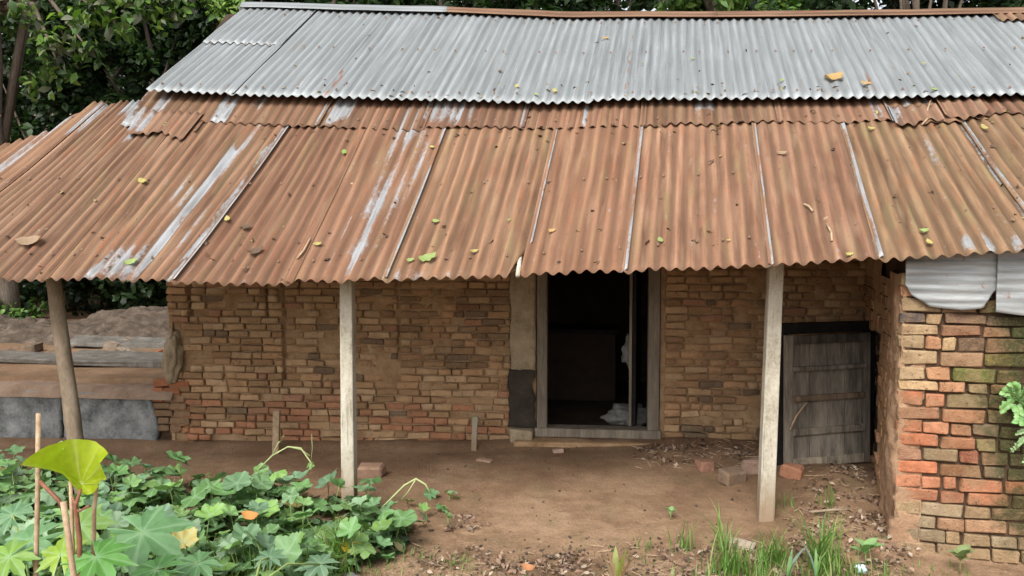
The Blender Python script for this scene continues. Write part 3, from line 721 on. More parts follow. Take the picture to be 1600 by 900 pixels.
# ============================================================ side room (projecting brick room at the right)
room = thing('brick_room', 'projecting brick room at the right with orange front bricks turning mossy', 'outbuilding', (PC.x, PC.y, 0))
nrm = Vector((SD.y, -SD.x, 0))      # outward normal of front (towards camera)
FL = 2.3
def fr_pt(s, d, z): q = PC + SD*s + nrm*d; return Vector((q.x, q.y, z))
rot_f = Matrix.Rotation(R(-8), 4, 'Z')
sd_dir = (PB.xy-PC.xy); SL = sd_dir.length; sd_dir = Vector((sd_dir.x, sd_dir.y, 0)).normalized(); s_out = Vector((-sd_dir.y, sd_dir.x, 0))
if s_out.x > 0: s_out = -s_out
def sd_pt(s, d, z): q = Vector((PC.x, PC.y, 0))+sd_dir*s+s_out*d; return Vector((q.x, q.y, z))
ang_s = math.atan2(sd_dir.y, sd_dir.x)
# doorway in the side wall: from s_d0 to s_d1
def s_at_u(u):
    best = min(((abs((q := side_pt(k/400)) and 0)) for k in range(1)), default=0)
    lo, hi = 0, 1
    for _ in range(40):
        mid = (lo+hi)/2; q = side_pt(mid); d = Vector((q.x, q.y, 1.2))-CAM; uu = 800+F*d.dot(_r)/d.dot(_f)
        if uu > u: lo = mid
        else: hi = mid
    return lo*SL
sD0, sD1 = s_at_u(1377), s_at_u(1357)
zD = 1.06
def quadgrid(fn, a0, a1, z0, z1, step):
    na = max(2, int((a1-a0)/step)); nz_ = max(2, int((z1-z0)/step)); V = []
    for j in range(nz_+1):
        for i in range(na+1): V.append(fn(lerp(a0, a1, i/na), lerp(z0, z1, j/nz_)))
    n = na+1; ii = np.arange(nz_*n).reshape(nz_, n)[:, :-1].ravel(); return V, np.stack([ii, ii+1, ii+n+1, ii+n], 1)
def rtop(q): return low_z(q.x, max(q.y, yeave(q.x)))-.05
zc_ = rtop(PC)
m = MB()
def wall_prism(m, fn, a0, a1, z0, z1, din=-.07, dout=-.25):
    vs = [fn(a, d, z) for a in (a0, a1) for d in (din, dout) for z in (z0, z1)]
    m.add(vs, [(0, 1, 3, 2), (4, 6, 7, 5), (0, 4, 5, 1), (2, 3, 7, 6), (0, 2, 6, 4), (1, 5, 7, 3)])
wall_prism(m, fr_pt, .08, FL, -.2, 1.58)
wall_prism(m, sd_pt, .08, sD0, -.2, 1.5); wall_prism(m, sd_pt, sD0, SL, zD+.06, 1.55); wall_prism(m, sd_pt, sD1, SL+.1, -.2, zD+.06)
# upper triangle part of the side wall to the roof, stepped
for k in range(14):
    a0, a1 = lerp(0.02, SL, k/14), lerp(0.02, SL, (k+1)/14); q = sd_pt(a0, 0, 0)
    zt = min(rtop(q), 3); wall_prism(m, sd_pt, a0, a1, 1.4, zt, -.02, -.24)
e = fr_pt(FL, -.1, 0)
m.box((e.x, (e.y+WY)/2, .9), (.24, WY-e.y, 1.95))
wr = m.obj('wall', M['dark_room'], room)
V, Fc = quadgrid(lambda a, z: fr_pt(a, -.024+.012*max(0, fbm(a, z, 3, 4, 3)) + .02*math.exp(-(a/.05)**2), z), 0.02, FL, -.15, 1.59, .03)
link('mud_mortar', fastmesh('mud_mortar', V, Fc, smooth=True), room, M['mud_dark'])
def sidegrid(a0, a1, z0, z1):
    V, Fc = quadgrid(lambda a, z: sd_pt(a, .004+.012*fbm(a, z, 5, 5, 3) - .012*max(0, fbm(a, z, 8, 2, 2)), z), a0, a1, z0, z1, .03)
    link('mud_mortar', fastmesh('mud_mortar', V, Fc[:, ::-1], smooth=True), room, M['mud'])
sidegrid(.0, sD0, -.15, 1.5); sidegrid(sD0, SL, zD+.04, 1.6); sidegrid(sD1+.03, SL, -.15, zD+.06)
# raw mud rendering round the corner
V = []; nz_ = 110; nc_ = 26
for j in range(nz_+1):
    z = lerp(-.14, 1.55, j/nz_)
    for i in range(nc_+1):
        a_ = lerp(-.62, .13, i/nc_); cov = .026*(1-abs(a_+.12)/(.5 if a_ < -.12 else .25))+.024*fbm(a_, z, 3, 4.5, 4)+.006*fbm(a_, z, 8, 18, 3)
        cov += .012*(1-sstep(.2, .9, z)) - .01*sstep(.6, 1.2, z)
        if a_ < -.015: V.append(sd_pt(-a_, cov, z))
        elif a_ > .015: V.append(fr_pt(a_, cov-.022, z))
        else: V.append(sd_pt(0, 0, z)+(nrm+s_out).normalized()*(cov*.6))
k = nc_+1; Fc = [(j*k+i, j*k+i+1, (j+1)*k+i+1, (j+1)*k+i) for j in range(nz_) for i in range(nc_)]
link('mud_corner', fastmesh('mud_corner', V, Fc, smooth=True), room, mat_noise('orange_mud', [(.3, (.2, .115, .065)), (.5, (.33, .205, .125)), (.7, (.43, .29, .185))], 8, .95, .9, .012))

def room_col(s, z):
    f = rnd.uniform(.85, 1.15)
    top = z > .82
    c = rnd.choice([(.5, .19, .1), (.45, .19, .105), (.38, .17, .1), (.52, .23, .13), (.34, .19, .12)]) if not top else rnd.choice([(.46, .32, .18), (.42, .26, .15), (.48, .35, .21), (.46, .25, .14)])
    if rnd.random() < .16 and s < .5: c = rnd.choice([(.33, .25, .15), (.36, .27, .17), (.1, .095, .1)])
    if z < .2: c = rnd.choice([(.36, .26, .15), (.33, .24, .15), (.42, .25, .15), (.3, .235, .15)])
    g = sstep(.28, .5, s+.12*fbm(s, z, 2, 2, 2)+ (.1 if z > .9 else 0) - (.35 if z < .35 else 0))
    gc = rnd.choice([(.12, .11, .05), (.08, .085, .04), (.16, .125, .07), (.06, .065, .035), (.2, .12, .07)])
    if z > .55 or s > .8: g *= 1.0
    c = [lerp(a_, b_, min(1, g*rnd.uniform(.7, 1.05))) for a_, b_ in zip(c, gc)]
    return [q*f for q in c]
z = -.13; row = 0; rc = .078
while z < 1.53:
    s = -.01 if row % 2 else -.012; first = True; lay = rc if z < .8 else rnd.choice((.06, .065, .083, .085)) if z > .98 else rnd.choice((.083, .09, .062))
    while s < FL-.05:
        L = (rnd.choice((.22, .2)) if row % 2 else .13) if first else rnd.choice((.215, .13, .125, .17, .135, .205, .07, .1) if z > -.04 else (.135, .12))
        first = False; L = min(L, FL-s)
        L0, me = pick('thick', L)
        loc = fr_pt(s+L/2, -.06+.004+rnd.uniform(-.006, .007), z+lay/2+rnd.uniform(-.003, .003)-.02*s*.3)
        o = link('brick', me, wr)
        o.matrix_basis = Matrix.Translation(loc) @ rot_f @ Euler((0, R(rnd.gauss(0, 1.1)), R(rnd.gauss(0, 1.3)))).to_matrix().to_4x4() @ Matrix.Diagonal((L/L0*.985, 1, (lay-.011)/.072, 1))
        o.color = (*room_col(s+L/2, z), 1)
        s += L+rnd.uniform(.008, .016)
    z += lay; row += 1
# side-wall bricks
z = -.1; row = 0
while z < 1.45:
    s = .06 if row % 2 else .1
    while s < SL-.05:
        L = rnd.choice((.235, .145, .19)); mid = s+L/2
        ok = not (sD0-.03 < mid < sD1+.03 and z < zD)
        if s < sD0 < s+L and z < zD: L = max(.06, sD0-s+rnd.uniform(-.03, .05)); mid = s+L/2; ok = mid < sD0
        if ok and rnd.random() < .8:
            L0, me = pick('thick', L); o = link('brick', me, wr)
            o.matrix_basis = Matrix.Translation(sd_pt(mid, -.048+rnd.uniform(-.006, .006), z+.04)) @ Matrix.Rotation(ang_s, 4, 'Z') @ Matrix.Diagonal((L/L0, 1, .95, 1))
            f = rnd.uniform(.85, 1.1); c = rnd.choice([(.38, .22, .12), (.34, .2, .11), (.42, .24, .14)]); o.color = (c[0]*f, c[1]*f, c[2]*f, 1)
        s += L+.012
    z += rc; row += 1
# timber at the broken jamb
m = MB(); q = sd_pt(sD0+.05, -.06, 0); m.box((q.x, q.y, .42), (.09, .09, .85), Matrix.Rotation(R(10), 3, 'Z')); m.obj('door_jamb', M['frame'], room, bevel=.01)
m = MB(); q0 = sd_pt(sD0-.1, -.05, zD+.03); q1 = sd_pt(sD1+.05, -.05, zD+.03); m.tube([q0, q1], .045, 8); m.obj('lintel', M['black_wood'], room)

# grey tin pieces fixed to the front of the room under the eave
def tin(pts, name, lab, d0):
    """outline in (s, z) on the room front; slightly bulging flat tin with horizontal ribs"""
    xs0 = min(p[0] for p in pts); xs1 = max(p[0] for p in pts); z0 = min(p[1] for p in pts); z1 = max(p[1] for p in pts)
    bot = sorted([p for p in pts if p[1] < (z0+z1)/2]); 
    V = []; U = []; na, nz2 = 40, 22
    for i in range(na+1):
        s = lerp(xs0, xs1, i/na); zb2 = np.interp(s, [p[0] for p in bot], [p[1] for p in bot])
        for j in range(nz2+1):
            zz = lerp(zb2, z1, j/nz2)
            V.append(fr_pt(s, d0+.012*math.sin((zz-z0)/.05*2*math.pi)*.25+.012*fbm(s, zz, 2, 4, 2)+.02*(1-(zz-z0)/(z1-z0)), zz)); U.append((zz*1.0, s))
    n = nz2+1; Fc = [(i*n+j, (i+1)*n+j, (i+1)*n+j+1, i*n+j+1) for i in range(na) for j in range(nz2)]
    me = fastmesh(name, V, Fc, {'zinc': [0]*len(V), 'spots': [0]*len(V)}, U, True)
    o = link(name, me, None, M['tin']); md = o.modifiers.new('t', 'SOLIDIFY'); md.thickness = .002; return tag(o, lab, 'tin sheet', 'grey tin sheets on the wall under the eave')
t = NT('galvanised_tin'); p_ = t.pos()
cc = t.ramp(t.noise(t.scale(p_, (2, 2, 30)), 1, 5, .6), [(.3, (.15, .16, .16)), (.5, (.27, .285, .29)), (.7, (.39, .41, .42))])
cc = t.mix(t.rng(t.noise(p_, 6, 4), .5, .7, 0, .5), cc, (.28, .28, .26)); cc = t.mix(t.rng(t.noise(p_, 18, 4), .66, .72, 0, .8), cc, (.2, .12, .08))
t.bump(t.noise(p_, 20, 3), .3, .004); M['tin'] = t.fin(cc, .5, .35, .4)
def s_of(u, v): # position along the front wall of a picture point
    d = ray(u, v); n_ = nrm; k = (PC-CAM).dot(n_)/d.dot(n_); q = CAM+d*k; return ((q-PC).dot(SD), q.z)
A_ = [s_of(*p) for p in ((1413, 408), (1413, 455), (1420, 470), (1450, 478), (1500, 484), (1532, 480), (1550, 464), (1556, 440), (1556, 402))]
tin([(s, z if z < 1.4 else z+.04) for s, z in A_], 'tin_sheet', 'grey tin sheet with rounded lower corners nailed over the brick corner', .03)
B_ = [s_of(*p) for p in ((1556, 405), (1550, 486), (1600, 492), (1700, 498), (1700, 400))]
tin([(s, z if z < 1.4 else z+.04) for s, z in B_], 'tin_sheet', 'greenish-grey tin sheet at the right edge, lower end over mossy bricks', .05)

# ============================================================ small dark door standing open against the wall
pl = atZ(1222, 731, .03); pr = atZ(1352, 719, .03)
dd = Vector((pr.x-pl.x, pr.y-pl.y, 0)); DW = dd.length; dd.normalize(); dn = Vector((dd.y, -dd.x, 0)); DH = 1.0
sdoor = thing('small_door', 'small weathered grey-black plank door with battens standing in the right corner of the veranda', 'door', (pl.x, pl.y, .03))
rotd = Matrix.Rotation(math.atan2(dd.y, dd.x), 3, 'Z') @ Matrix.Rotation(R(-2.0), 3, 'X')

def dbox(name, a0, a1, z0, z1, d0, d1, mat, colr, parent=sdoor, jit=.0015):
    m = MB(); c = Vector(pl)+dd*((a0+a1)/2)+Vector((0, 0, (z0+z1)/2-.0)) + dn*((d0+d1)/2)
    m.box(c, (a1-a0, abs(d1-d0), z1-z0), rotd, jit); o = m.obj(name, mat, parent, bevel=.004); o.color = (colr[0]*1.15, colr[1]*1.03, colr[2]*.9, 1); return o
npl = 4; pw = (DW-.12)/npl
def dk(z): return 1.0
for i in range(npl):
    dbox('plank', .06+i*pw+.003, .06+(i+1)*pw-.003, .02, DH-.02, 0, .018+rnd.uniform(-.003, .003), M['door_wood'], [rnd.uniform(.8, 1.15)]*3)
dbox('stile', 0, .062, 0, DH, -.004, .038, M['door_wood'], (.85, .83, .82)); dbox('stile', DW-.05, DW, 0, DH, -.004, .038, M['door_wood'], (.65, .64, .62))
for z0, hgt, cc_ in ((.0, .07, (1.15, 1.12, 1.05)), (.245, .055, (.9, .88, .85)), (.5, .045, (.75, .6, .5)), (.73, .035, (.8, .8, .8)), (DH-.065, .065, (.35, .35, .36))):
    dbox('batten', .063, DW-.052, z0+.003, z0+hgt, .018, .052, M['door_wood'], [q*1.15 for q in cc_])
o = dbox('hasp', .1, .3, .512, .534, .043, .052, M['steel'], (1, 1, 1)); 
m = MB(); c = Vector(pl)+dn*.06; m.tube([c+dd*.02+Vector((0, 0, .3)), c+dd*.07+Vector((0, 0, .4)), c+dd*.16+Vector((0, 0, .5))], .008, 6); m.obj('rope', M['stick'], sdoor, True)
# black frame behind it
m = MB(); c = Vector(pl)-dn*.07
for a0, a1, z0, z1 in ((-.02, .05, -.05, 1.06), (-.02, DW+.16, 1.0, 1.08), (DW+.02, DW+.1, -.05, 1.0)):
    m.box(c+dd*((a0+a1)/2)+Vector((0, 0, (z0+z1)/2)), (a1-a0, .07, z1-z0), Matrix.Rotation(math.atan2(dd.y, dd.x), 3, 'Z'), .002)
m.obj('door_frame', M['black_wood'], sdoor, bevel=.005)

# ============================================================ concrete ledge and rubble at the left
led = thing('concrete_ledge', 'low grey cement-faced ledge left of the house, cracked behind the bent post', 'ledge', (-4.2, WY, 0))
XL = XatY(-260, WY); xc = XatY(92, WY); xe = XatY(243, WY)
zt = atY(120, 612, WY).z
def cface(name, x0, x1, lab=None, cut=False):
    nx_, nz_ = int((x1-x0)/.03), 18; V = []
    for j in range(nz_+1):
        for i in range(nx_+1):
            a = i/nx_; x = lerp(x0, x1, a); z = lerp(-.22, zt, j/nz_)
            if i in (0, nx_): x += .02*fbm(z, i, 3, 5, 3)
            if cut and a > .75: z = z*(1-.0)-(.0); x -= .35*max(0, j/nz_-.45)*(a-.75)*1.5 ; x -= .3*max(0, .4-j/nz_)*(a-.75)
            V.append((x, WY-.03+.006*fbm(x, z, 4, 3, 3), z))
    n = nx_+1; ii = np.arange(nz_*n).reshape(nz_, n)[:, :-1].ravel()
    o = link(name, fastmesh(name, V, np.stack([ii, ii+1, ii+n+1, ii+n], 1), smooth=True), led, M['concrete']); md = o.modifiers.new('t', 'SOLIDIFY'); md.thickness = .06; md.offset = -1
    if lab: o['label'] = lab
cface('cement_panel', XL, xc-.012); cface('cement_panel', xc+.02, xe, None, True)
m = MB(); wbox(m, XL, XW0-.01, WY+.03, WY+.35, -.1, zt-.02); m.obj('mud_core', M['mud_dark'], led)
# mud coping
V = []; nx_, ny_ = 90, 10
for j in range(ny_+1):
    for i in range(nx_+1):
        x = lerp(XL, XW0+.04, i/nx_); b_ = j/ny_; y = WY-.07+b_*.7
        V.append((x, y+.02*fbm(x, 0, 1, 4, 2), (zt-.045 if j == 0 else zt+.055*min(1, b_*6)**.5+.018*fbm(x, y, 2, 3, 3)-.1*max(0, b_-.7))))
n = nx_+1; ii = np.arange(ny_*n).reshape(ny_, n)[:, :-1].ravel()
link('mud_coping', fastmesh('mud_coping', V, np.stack([ii, ii+1, ii+n+1, ii+n], 1), smooth=True), led, mat_noise('pinkish_mud', [(.3, (.17, .11, .075)), (.5, (.27, .185, .13)), (.7, (.36, .26, .19))], 6, .95, .6, .01))
for rr2 in range(7):
    z = .02+rr2*.066; x = xe-.05 if rr2 > 1 else xe+.0; 
    while x < XW0+.06:
        L = rnd.choice((.1, .15, .19)); L0, me = pick('thin', L); o = link('brick', me, led)
        o.matrix_parent_inverse = Matrix.Translation(-Vector(led.location)); o.matrix_basis = Matrix.Translation((x+L/2, WY+.035+rnd.uniform(-.012, .01), z+.03)) @ Matrix.Diagonal((L/L0, 1, 1, 1))
        f = rnd.uniform(.8, 1.1); c = rnd.choice([(.42, .16, .08), (.3, .16, .09), (.26, .16, .1)] if rr2 > 3 else [(.27, .17, .1), (.24, .15, .09)]); o.color = (c[0]*f, c[1]*f, c[2]*f, 1); x += L+.01
# rubble heaps on the ground behind the ledge
HEAPS = []
def hit(u, v, surf, y0, y1):
    n = 60; prev = y0
    for k in range(n+1):                       # march until the ray meets the surface
        y = lerp(y0, y1, k/n); p = atY(u, v, y)
        if p.z <= surf(p.x, p.y):
            a_, b_ = prev, y
            for _ in range(25):
                ym = (a_+b_)/2; p = atY(u, v, ym)
                if p.z > surf(p.x, p.y): a_ = ym
                else: b_ = ym
            return atY(u, v, a_)
        prev = y
    return atY(u, v, y1)
def heap_z(x, y):
    z = gz(x, y)
    for (cx, cy, rx, ry, h) in HEAPS:
        r_ = math.hypot((x-cx)/rx, (y-cy)/ry)
        if r_ < 1: z = max(z, gz(x, y)-.02+h*(1-r_**1.6))
    return z
def heap(name, u, v, Y, rx, ry, h, lab, mat='clod', am=.35, seed=0):
    p = atY(u, v, Y); n = 70; V = []; HEAPS.append((p.x, Y, rx, ry, h))
    for j in range(n+1):
        for i in range(n+1):
            a, b_ = i/n*2-1, j/n*2-1; x = p.x+a*rx; y = Y+b_*ry; r_ = math.sqrt(a*a+b_*b_)
            hh = h*max(0, 1-r_**1.6)*(1+.5*fbm(x, y, seed, 1.4, 3)) + .07*max(0, 1-r_)**.4*(noise.cell(Vector((x*9, y*9, seed)))*.5+fbm(x, y, seed+3, 6, 4)) if r_ < 1 else -.03
            V.append((x, y, gz(x, y)-.02+hh))
    k = n+1; ii = np.arange(n*k).reshape(n, k)[:, :-1].ravel()
    return tag(link(name, fastmesh(name, V, np.stack([ii, ii+1, ii+k+1, ii+k], 1)), None, M[mat]), lab, 'rubble heap')
heap('rubble_heap', 225, 545, 10.2, 1.35, 1.1, .34, 'grey broken rubble heap behind the ledge against the house corner', seed=3)
heap('soil_heap', 40, 555, 10.2, 1.9, .9, .24, 'brown soil heap behind the ledge beyond the bent post', seed=8)
for (u, v, s_, c_, lab) in ((232, 541, .22, (.9, .85, .78), 'largest grey-brown stone on the rubble heap next to the house corner'), (205, 536, .16, (1.1, 1.0, .9), 'pale stone on the crest of the rubble heap'), (176, 545, .18, (.8, .75, .7), 'dark stone left of the crest of the rubble heap'),
    (152, 556, .15, (1, .9, .8), 'small stone low on the left flank of the rubble heap'), (244, 556, .13, (1.2, .55, .35), 'reddish brick piece in the rubble heap at the house corner'), (215, 558, .2, (.95, .9, .85), 'flat stone above the thin broken slab'),
    (88, 552, .14, (.9, .8, .7), 'small stone on the soil heap just left of the bent post'), (50, 549, .2, (.75, .66, .58), 'brown stone in the middle of the soil heap'), (20, 556, .15, (.9, .8, .72), 'small stone at the left end of the soil heap'), (130, 560, .12, (1, .95, .9), 'small pale stone just right of the bent post behind the ledge'),
    (190, 550, .11, (1.1, 1.05, 1), 'tiny pale stone between the crest and the slab'), (165, 568, .12, (.9, .85, .8), 'small stone lying just above the pale slab')):
    p = hit(u, v, heap_z, 8.0, 11.4)
    for k in range(2 if s_ > .15 else 1):
        me = brick_mesh(s_, s_*.5, s_*.7, int(u)+k, s_*.08, s_*.12); me.materials.clear(); me.materials.append(M['rubble'])
        if k == 0:
            o = link('rubble_stone', me); o.location = (p.x, p.y, p.z+s_*.1); o.rotation_euler = (rnd.uniform(-.4, .4), rnd.uniform(-.4, .4), rnd.uniform(-.5, .5)); o.color = (*c_, 1)
            tag(o, lab, 'stone')
for (u, v, Y, L, W, rz, rx, lab) in ((205, 575, 8.0, 1.3, .5, 4, 5, 'pale flat grey concrete slab lying on the ledge next to the house'), (30, 584, 8.1, 1.5, .35, -2, 3, 'dark narrow slab lying along the ledge at the left edge'),
                               (190, 553, 9.2, 1.2, .25, 5, 12, 'thin broken slab propped on the rubble behind the pale slab')):
    p = atY(u, v, Y); m = MB(); z_ = max(gz(p.x, Y)+.06, p.z)
    m.box((p.x, Y, z_), (L, W, .05), Euler((R(rx), R(1), R(rz))).to_matrix(), .02); oo = m.obj('concrete_slab', M['rubble'], None, bevel=.012); oo.color = (.6, .66, .72, 1); tag(oo, lab, 'slab', 'slabs behind the ledge')
def chunk(name, p, s, colr, lab, cat='brick', rz=0, tilt=0, group=None, mat=None):
    me = brick_mesh(s[0], s[2], s[1], rnd.randint(0, 9999), min(s)*.16, min(s)*.13)
    if mat: me.materials.clear(); me.materials.append(mat)
    o = link(name, me); o.location = (p.x, p.y, gz(p.x, p.y)+s[2]*.38); o.rotation_euler = (R(tilt), R(tilt*.6), R(rz)); o.color = (*colr, 1)
    return tag(o, lab, cat, group)
chunk('brick_chunk', atZ(579, 734), (.2, .12, .1), (.33, .21, .15), 'brownish brick lying on the veranda floor beside the concrete post', rz=6)
RB = 'broken bricks on the veranda floor'
for (u, v, s, c, lab) in ((1102, 736, (.13, .1, .08), (.3, .16, .11), 'reddish broken brick at the right end of the leaf litter'),
    (1143, 752, (.2, .13, .1), (.2, .14, .1), 'dark brick lump just left of the leaning post'),
    (1176, 742, (.15, .12, .12), (.24, .16, .12), 'brick lump touching the leaning post, behind the dark lump'),
    (1237, 757, (.16, .1, .09), (.38, .18, .11), 'orange broken brick just under the small door'),
    (1192, 700, (.14, .12, .14), (.14, .095, .07), 'dark stone against the wall behind the leaning post'),
    (1345, 872, (.2, .08, .05), (.34, .2, .13), 'flat brick piece at the foot of the room corner'),
    (872, 705, (.09, .06, .035), (.4, .28, .22), 'small pale stone in front of the doorway'),
    (757, 716, (.13, .05, .02), (.33, .22, .16), 'flat pinkish chip on the floor near the wooden stake'),
    (1160, 842, (.14, .07, .03), (.42, .34, .28), 'pale flat chip lying in front of the leaning post')):
    chunk('brick_chunk', atZ(u, v), s, c, lab, rz=rnd.uniform(-40, 40), tilt=rnd.uniform(-10, 10), group=RB)
# two short stakes by the wall
for (u0, v0, u1, v1, Y, w, lab) in ((433, 641, 430, 702, 6.72, .055, 'short greyish wooden stake standing before the wall, left of the concrete post'), (743, 650, 740, 698, 6.8, .045, 'short pale wooden stake standing before the wall left of the doorway')):
    a, b = atY(u0, v0, Y), atY(u1, v1, Y); b.z = gz(b.x, b.y)-.06; m = MB(); m.box((a+b)/2, (w, w*.7, (a-b).length), Matrix.Rotation(R(2.5), 3, 'Y'), .002)
    tag(m.obj('wooden_stake', M['post'] if u0 > 600 else M['stick'], None, bevel=.005), lab, 'stake')

# ============================================================ PLANTS
def leafcloud(n, centers, rad, size, cols, flat=.5, seed=0, drop=0, squash=1.0, shell=.35):
    """n leaves scattered in clumps; returns V,F,C. each leaf 6 verts, 4 tris (folded along the midrib)"""
    rs = np.random.RandomState(seed); centers = np.asarray(centers); ci = rs.randint(0, len(centers), n)
    d = rs.normal(size=(n, 3)); d /= np.linalg.norm(d, axis=1)[:, None]
    rr = np.asarray(rad)[ci]*(shell+(1-shell)*rs.rand(n)**.6)
    c = centers[ci]+d*rr[:, None]*np.array([1, 1, squash])
    nrm_ = d*.5+rs.normal(size=(n, 3))*.6+np.array([0, 0, flat*1.6]); nrm_ /= np.linalg.norm(nrm_, axis=1)[:, None]
    ax = rs.normal(size=(n, 3))+np.array([0, 0, -drop]); ax -= nrm_*(ax*nrm_).sum(1)[:, None]; ax /= np.linalg.norm(ax, axis=1)[:, None]
    bx = np.cross(nrm_, ax); s = size*(.6+.8*rs.rand(n))[:, None]
    P = [c-ax*s*.5, c-ax*s*.1+bx*s*.27+nrm_*s*.07, c-ax*s*.1-bx*s*.27+nrm_*s*.07, c+ax*s*.25+bx*s*.18+nrm_*s*.03-nrm_*s*.06, c+ax*s*.25-bx*s*.18-nrm_*s*.03, c+ax*s*.55-nrm_*s*.15]
    V = np.stack(P, 1).reshape(-1, 3); b = (np.arange(n)*6)[:, None]
    Fq = np.concatenate([b+np.array([[0, 1, 2]]), b+np.array([[1, 3, 4]]), b+np.array([[1, 4, 2]]), b+np.array([[3, 5, 4]])], 0)
    cols = np.asarray(cols); cc = cols[rs.randint(0, len(cols), n)]*(.7+.6*rs.rand(n))[:, None]
    ct = (.75+.5*rs.rand(len(centers)))[ci][:, None]; cc = cc*ct
    return V, Fq, np.repeat(cc, 6, 0)
DARK = [(.022, .045, .014), (.03, .06, .018), (.018, .036, .013), (.036, .072, .022)]  # greens kept dark: the trees' shade put into the leaf colour
MID = [(.06, .12, .03), (.08, .15, .04), (.05, .1, .03)]
LIGHT = [(.14, .26, .05), (.18, .3, .06), (.1, .2, .045), (.24, .34, .09)]
GREY = [(.12, .13, .08), (.16, .17, .12), (.08, .1, .05), (.2, .2, .15)]
def tree(x, y, h, low, r, n, size, cols, lab, tr=.12, seed=0, lean=0, limbs=7, squash=1.0, clump=.32, group='trees behind the house', open_=0, drop=.3, bough=None):
    rs = random.Random(seed); z0 = gz(x, y)
    t = thing('tree', lab, 'tree', (x, y, z0), group)
    m = MB(); tp = Vector((x+lean, y, z0+h*.8)); pts = [Vector((x, y, z0-.2)).lerp(tp, k/8)+Vector((.12*fbm(k*.4, seed, 0), .12*fbm(k*.4, seed, 5), 0))*(k/4) for k in range(9)]
    m.tube(pts, [tr*(1.25 if k == 0 else 1)*(1-.75*k/8) for k in range(9)], 12); m.obj('trunk', M['tree_bark'], t, True)
    cs, rad = [], []
    lm = MB()
    for i in range(limbs):
        k = rs.uniform(.25, .95); a = rs.uniform(0, 2*math.pi); zz = lerp(z0+low, z0+h, rs.uniform(.05, .95))
        st_ = pts[min(8, int(k*8))]; en = Vector((x+lean*k+math.cos(a)*r*rs.uniform(.5, .95), y+math.sin(a)*r*rs.uniform(.5, .95), zz))
        md = st_.lerp(en, .5)+Vector((0, 0, .2)); lm.tube([st_, md, en], [tr*.35, tr*.22, tr*.06], 6)
    lm.obj('limb', M['tree_bark'], t, True)
    nc = int(26*(1-open_*.5))
    for i in range(nc):
        a = rs.uniform(0, 2*math.pi); q = rs.uniform(-1, 1); rr = r*math.sqrt(max(.1, 1-q*q*.8))*rs.uniform(.35, .95)
        cs.append((x+lean*.6+math.cos(a)*rr, y+math.sin(a)*rr, z0+lerp(low, h, (q+1)/2))); rad.append(r*clump*rs.uniform(.6, 1.25))
    V, Fq, C = leafcloud(n, cs, rad, size, cols, seed=seed, squash=squash, drop=drop)
    me = fastmesh('crown', V, Fq, {'Col': C}); link('crown', me, t, M['leaf'])
    if bough:
        bc, br, bn, bs, bcols = bough; bl = MB()
        for c_ in bc[::2]:
            st_ = Vector(pts[6]); en = Vector(c_); bl.tube([st_, st_.lerp(en, .5)+Vector((0, .2, .5)), en], [tr*.3, tr*.15, .01], 6)
        bl.obj('bough', M['tree_bark'], t, True)
        V, Fq, C = leafcloud(bn, bc, [br]*len(bc), bs, bcols, seed=seed+5, drop=1.4, shell=.2); link('hanging_leaves', fastmesh('hanging_leaves', V, Fq, {'Col': C}), t, M['leaf'])
    return t
T = [ # u, Y, h, low, r, n, size, cols, label, trunk
 (235, 14.5, 6.5, .3, 1.9, 15000, .15, DARK, 'dark dense broadleaf tree showing just left of the grey roof edge'),
 (95, 13.5, 6.0, .4, 1.6, 13000, .14, DARK+MID, 'bushy green tree between the bare grey trunk and the dark tree'),
 (-10, 16, 7.5, .3, 2.2, 12000, .16, DARK, 'tall dark tree behind the pale grey trunk'),
 (-150, 12.5, 6.5, .3, 1.7, 9000, .15, DARK, 'dark tree beyond the left edge behind the rubble'),
 (165, 18.5, 9, .4, 2.6, 12000, .19, DARK, 'tall dark tree farthest back on the left'),
 (370, 18, 9, 1.0, 2.5, 12000, .19, DARK, 'tall dark tree rising behind the left end of the ridge'),
 (520, 15, 8, 2.2, 2.0, 11000, .15, DARK, 'dark tree behind the grey ridge cap'),
 (790, 14.5, 8, 2.5, 2.0, 11000, .15, DARK+MID, 'green tree with hanging leaves behind the start of the rusty ridge cap'),
 (690, 19, 9, 2.0, 2.4, 8000, .18, DARK, 'darker tree set back behind the middle of the ridge'),
 (960, 16, 8.5, 2.5, 2.1, 11000, .16, DARK, 'dark tree behind the ridge above the doorway'),
 (1110, 14, 8, 2.8, 1.3, 6000, .15, LIGHT+MID, 'bright yellow-green tree behind the ridge right of the doorway'),
 (1230, 16, 8.5, 2.4, 2.0, 11000, .16, DARK, 'dark tree behind the ridge above the leaning post'),
 (1345, 18, 9, 2.4, 1.8, 8000, .16, DARK, 'dark tree just left of the patch of sky'),
 (1545, 18, 9, 4.9, 1.9, 5500, .16, DARK, 'dark sparse tree right of the patch of sky'),
 (1700, 16, 8.5, 3.0, 2.2, 9000, .16, DARK, 'dark tree beyond the right edge of the ridge')]
for i, (u, Y, h, low, r, n, size, cols, lab) in enumerate(T):
    tree(XatY(u, Y, 200), Y, h, low, r, n, size, cols, lab, tr=.13, seed=20+i)
tree(XatY(1432, 14, 20), 14, 9, 6.6, 1.5, 2500, .15, DARK, 'slim bare-stemmed tree standing in front of the patch of sky', tr=.1, seed=61, group='trees behind the house')
tree(XatY(1470, 15, 20), 15, 9, 6.9, 1.6, 2500, .15, DARK, 'second thin stem right of the slim tree before the sky', tr=.09, seed=62)
def spots_at(lst): return [tuple(atY(u, v, Y)) for u, v, Y in lst]
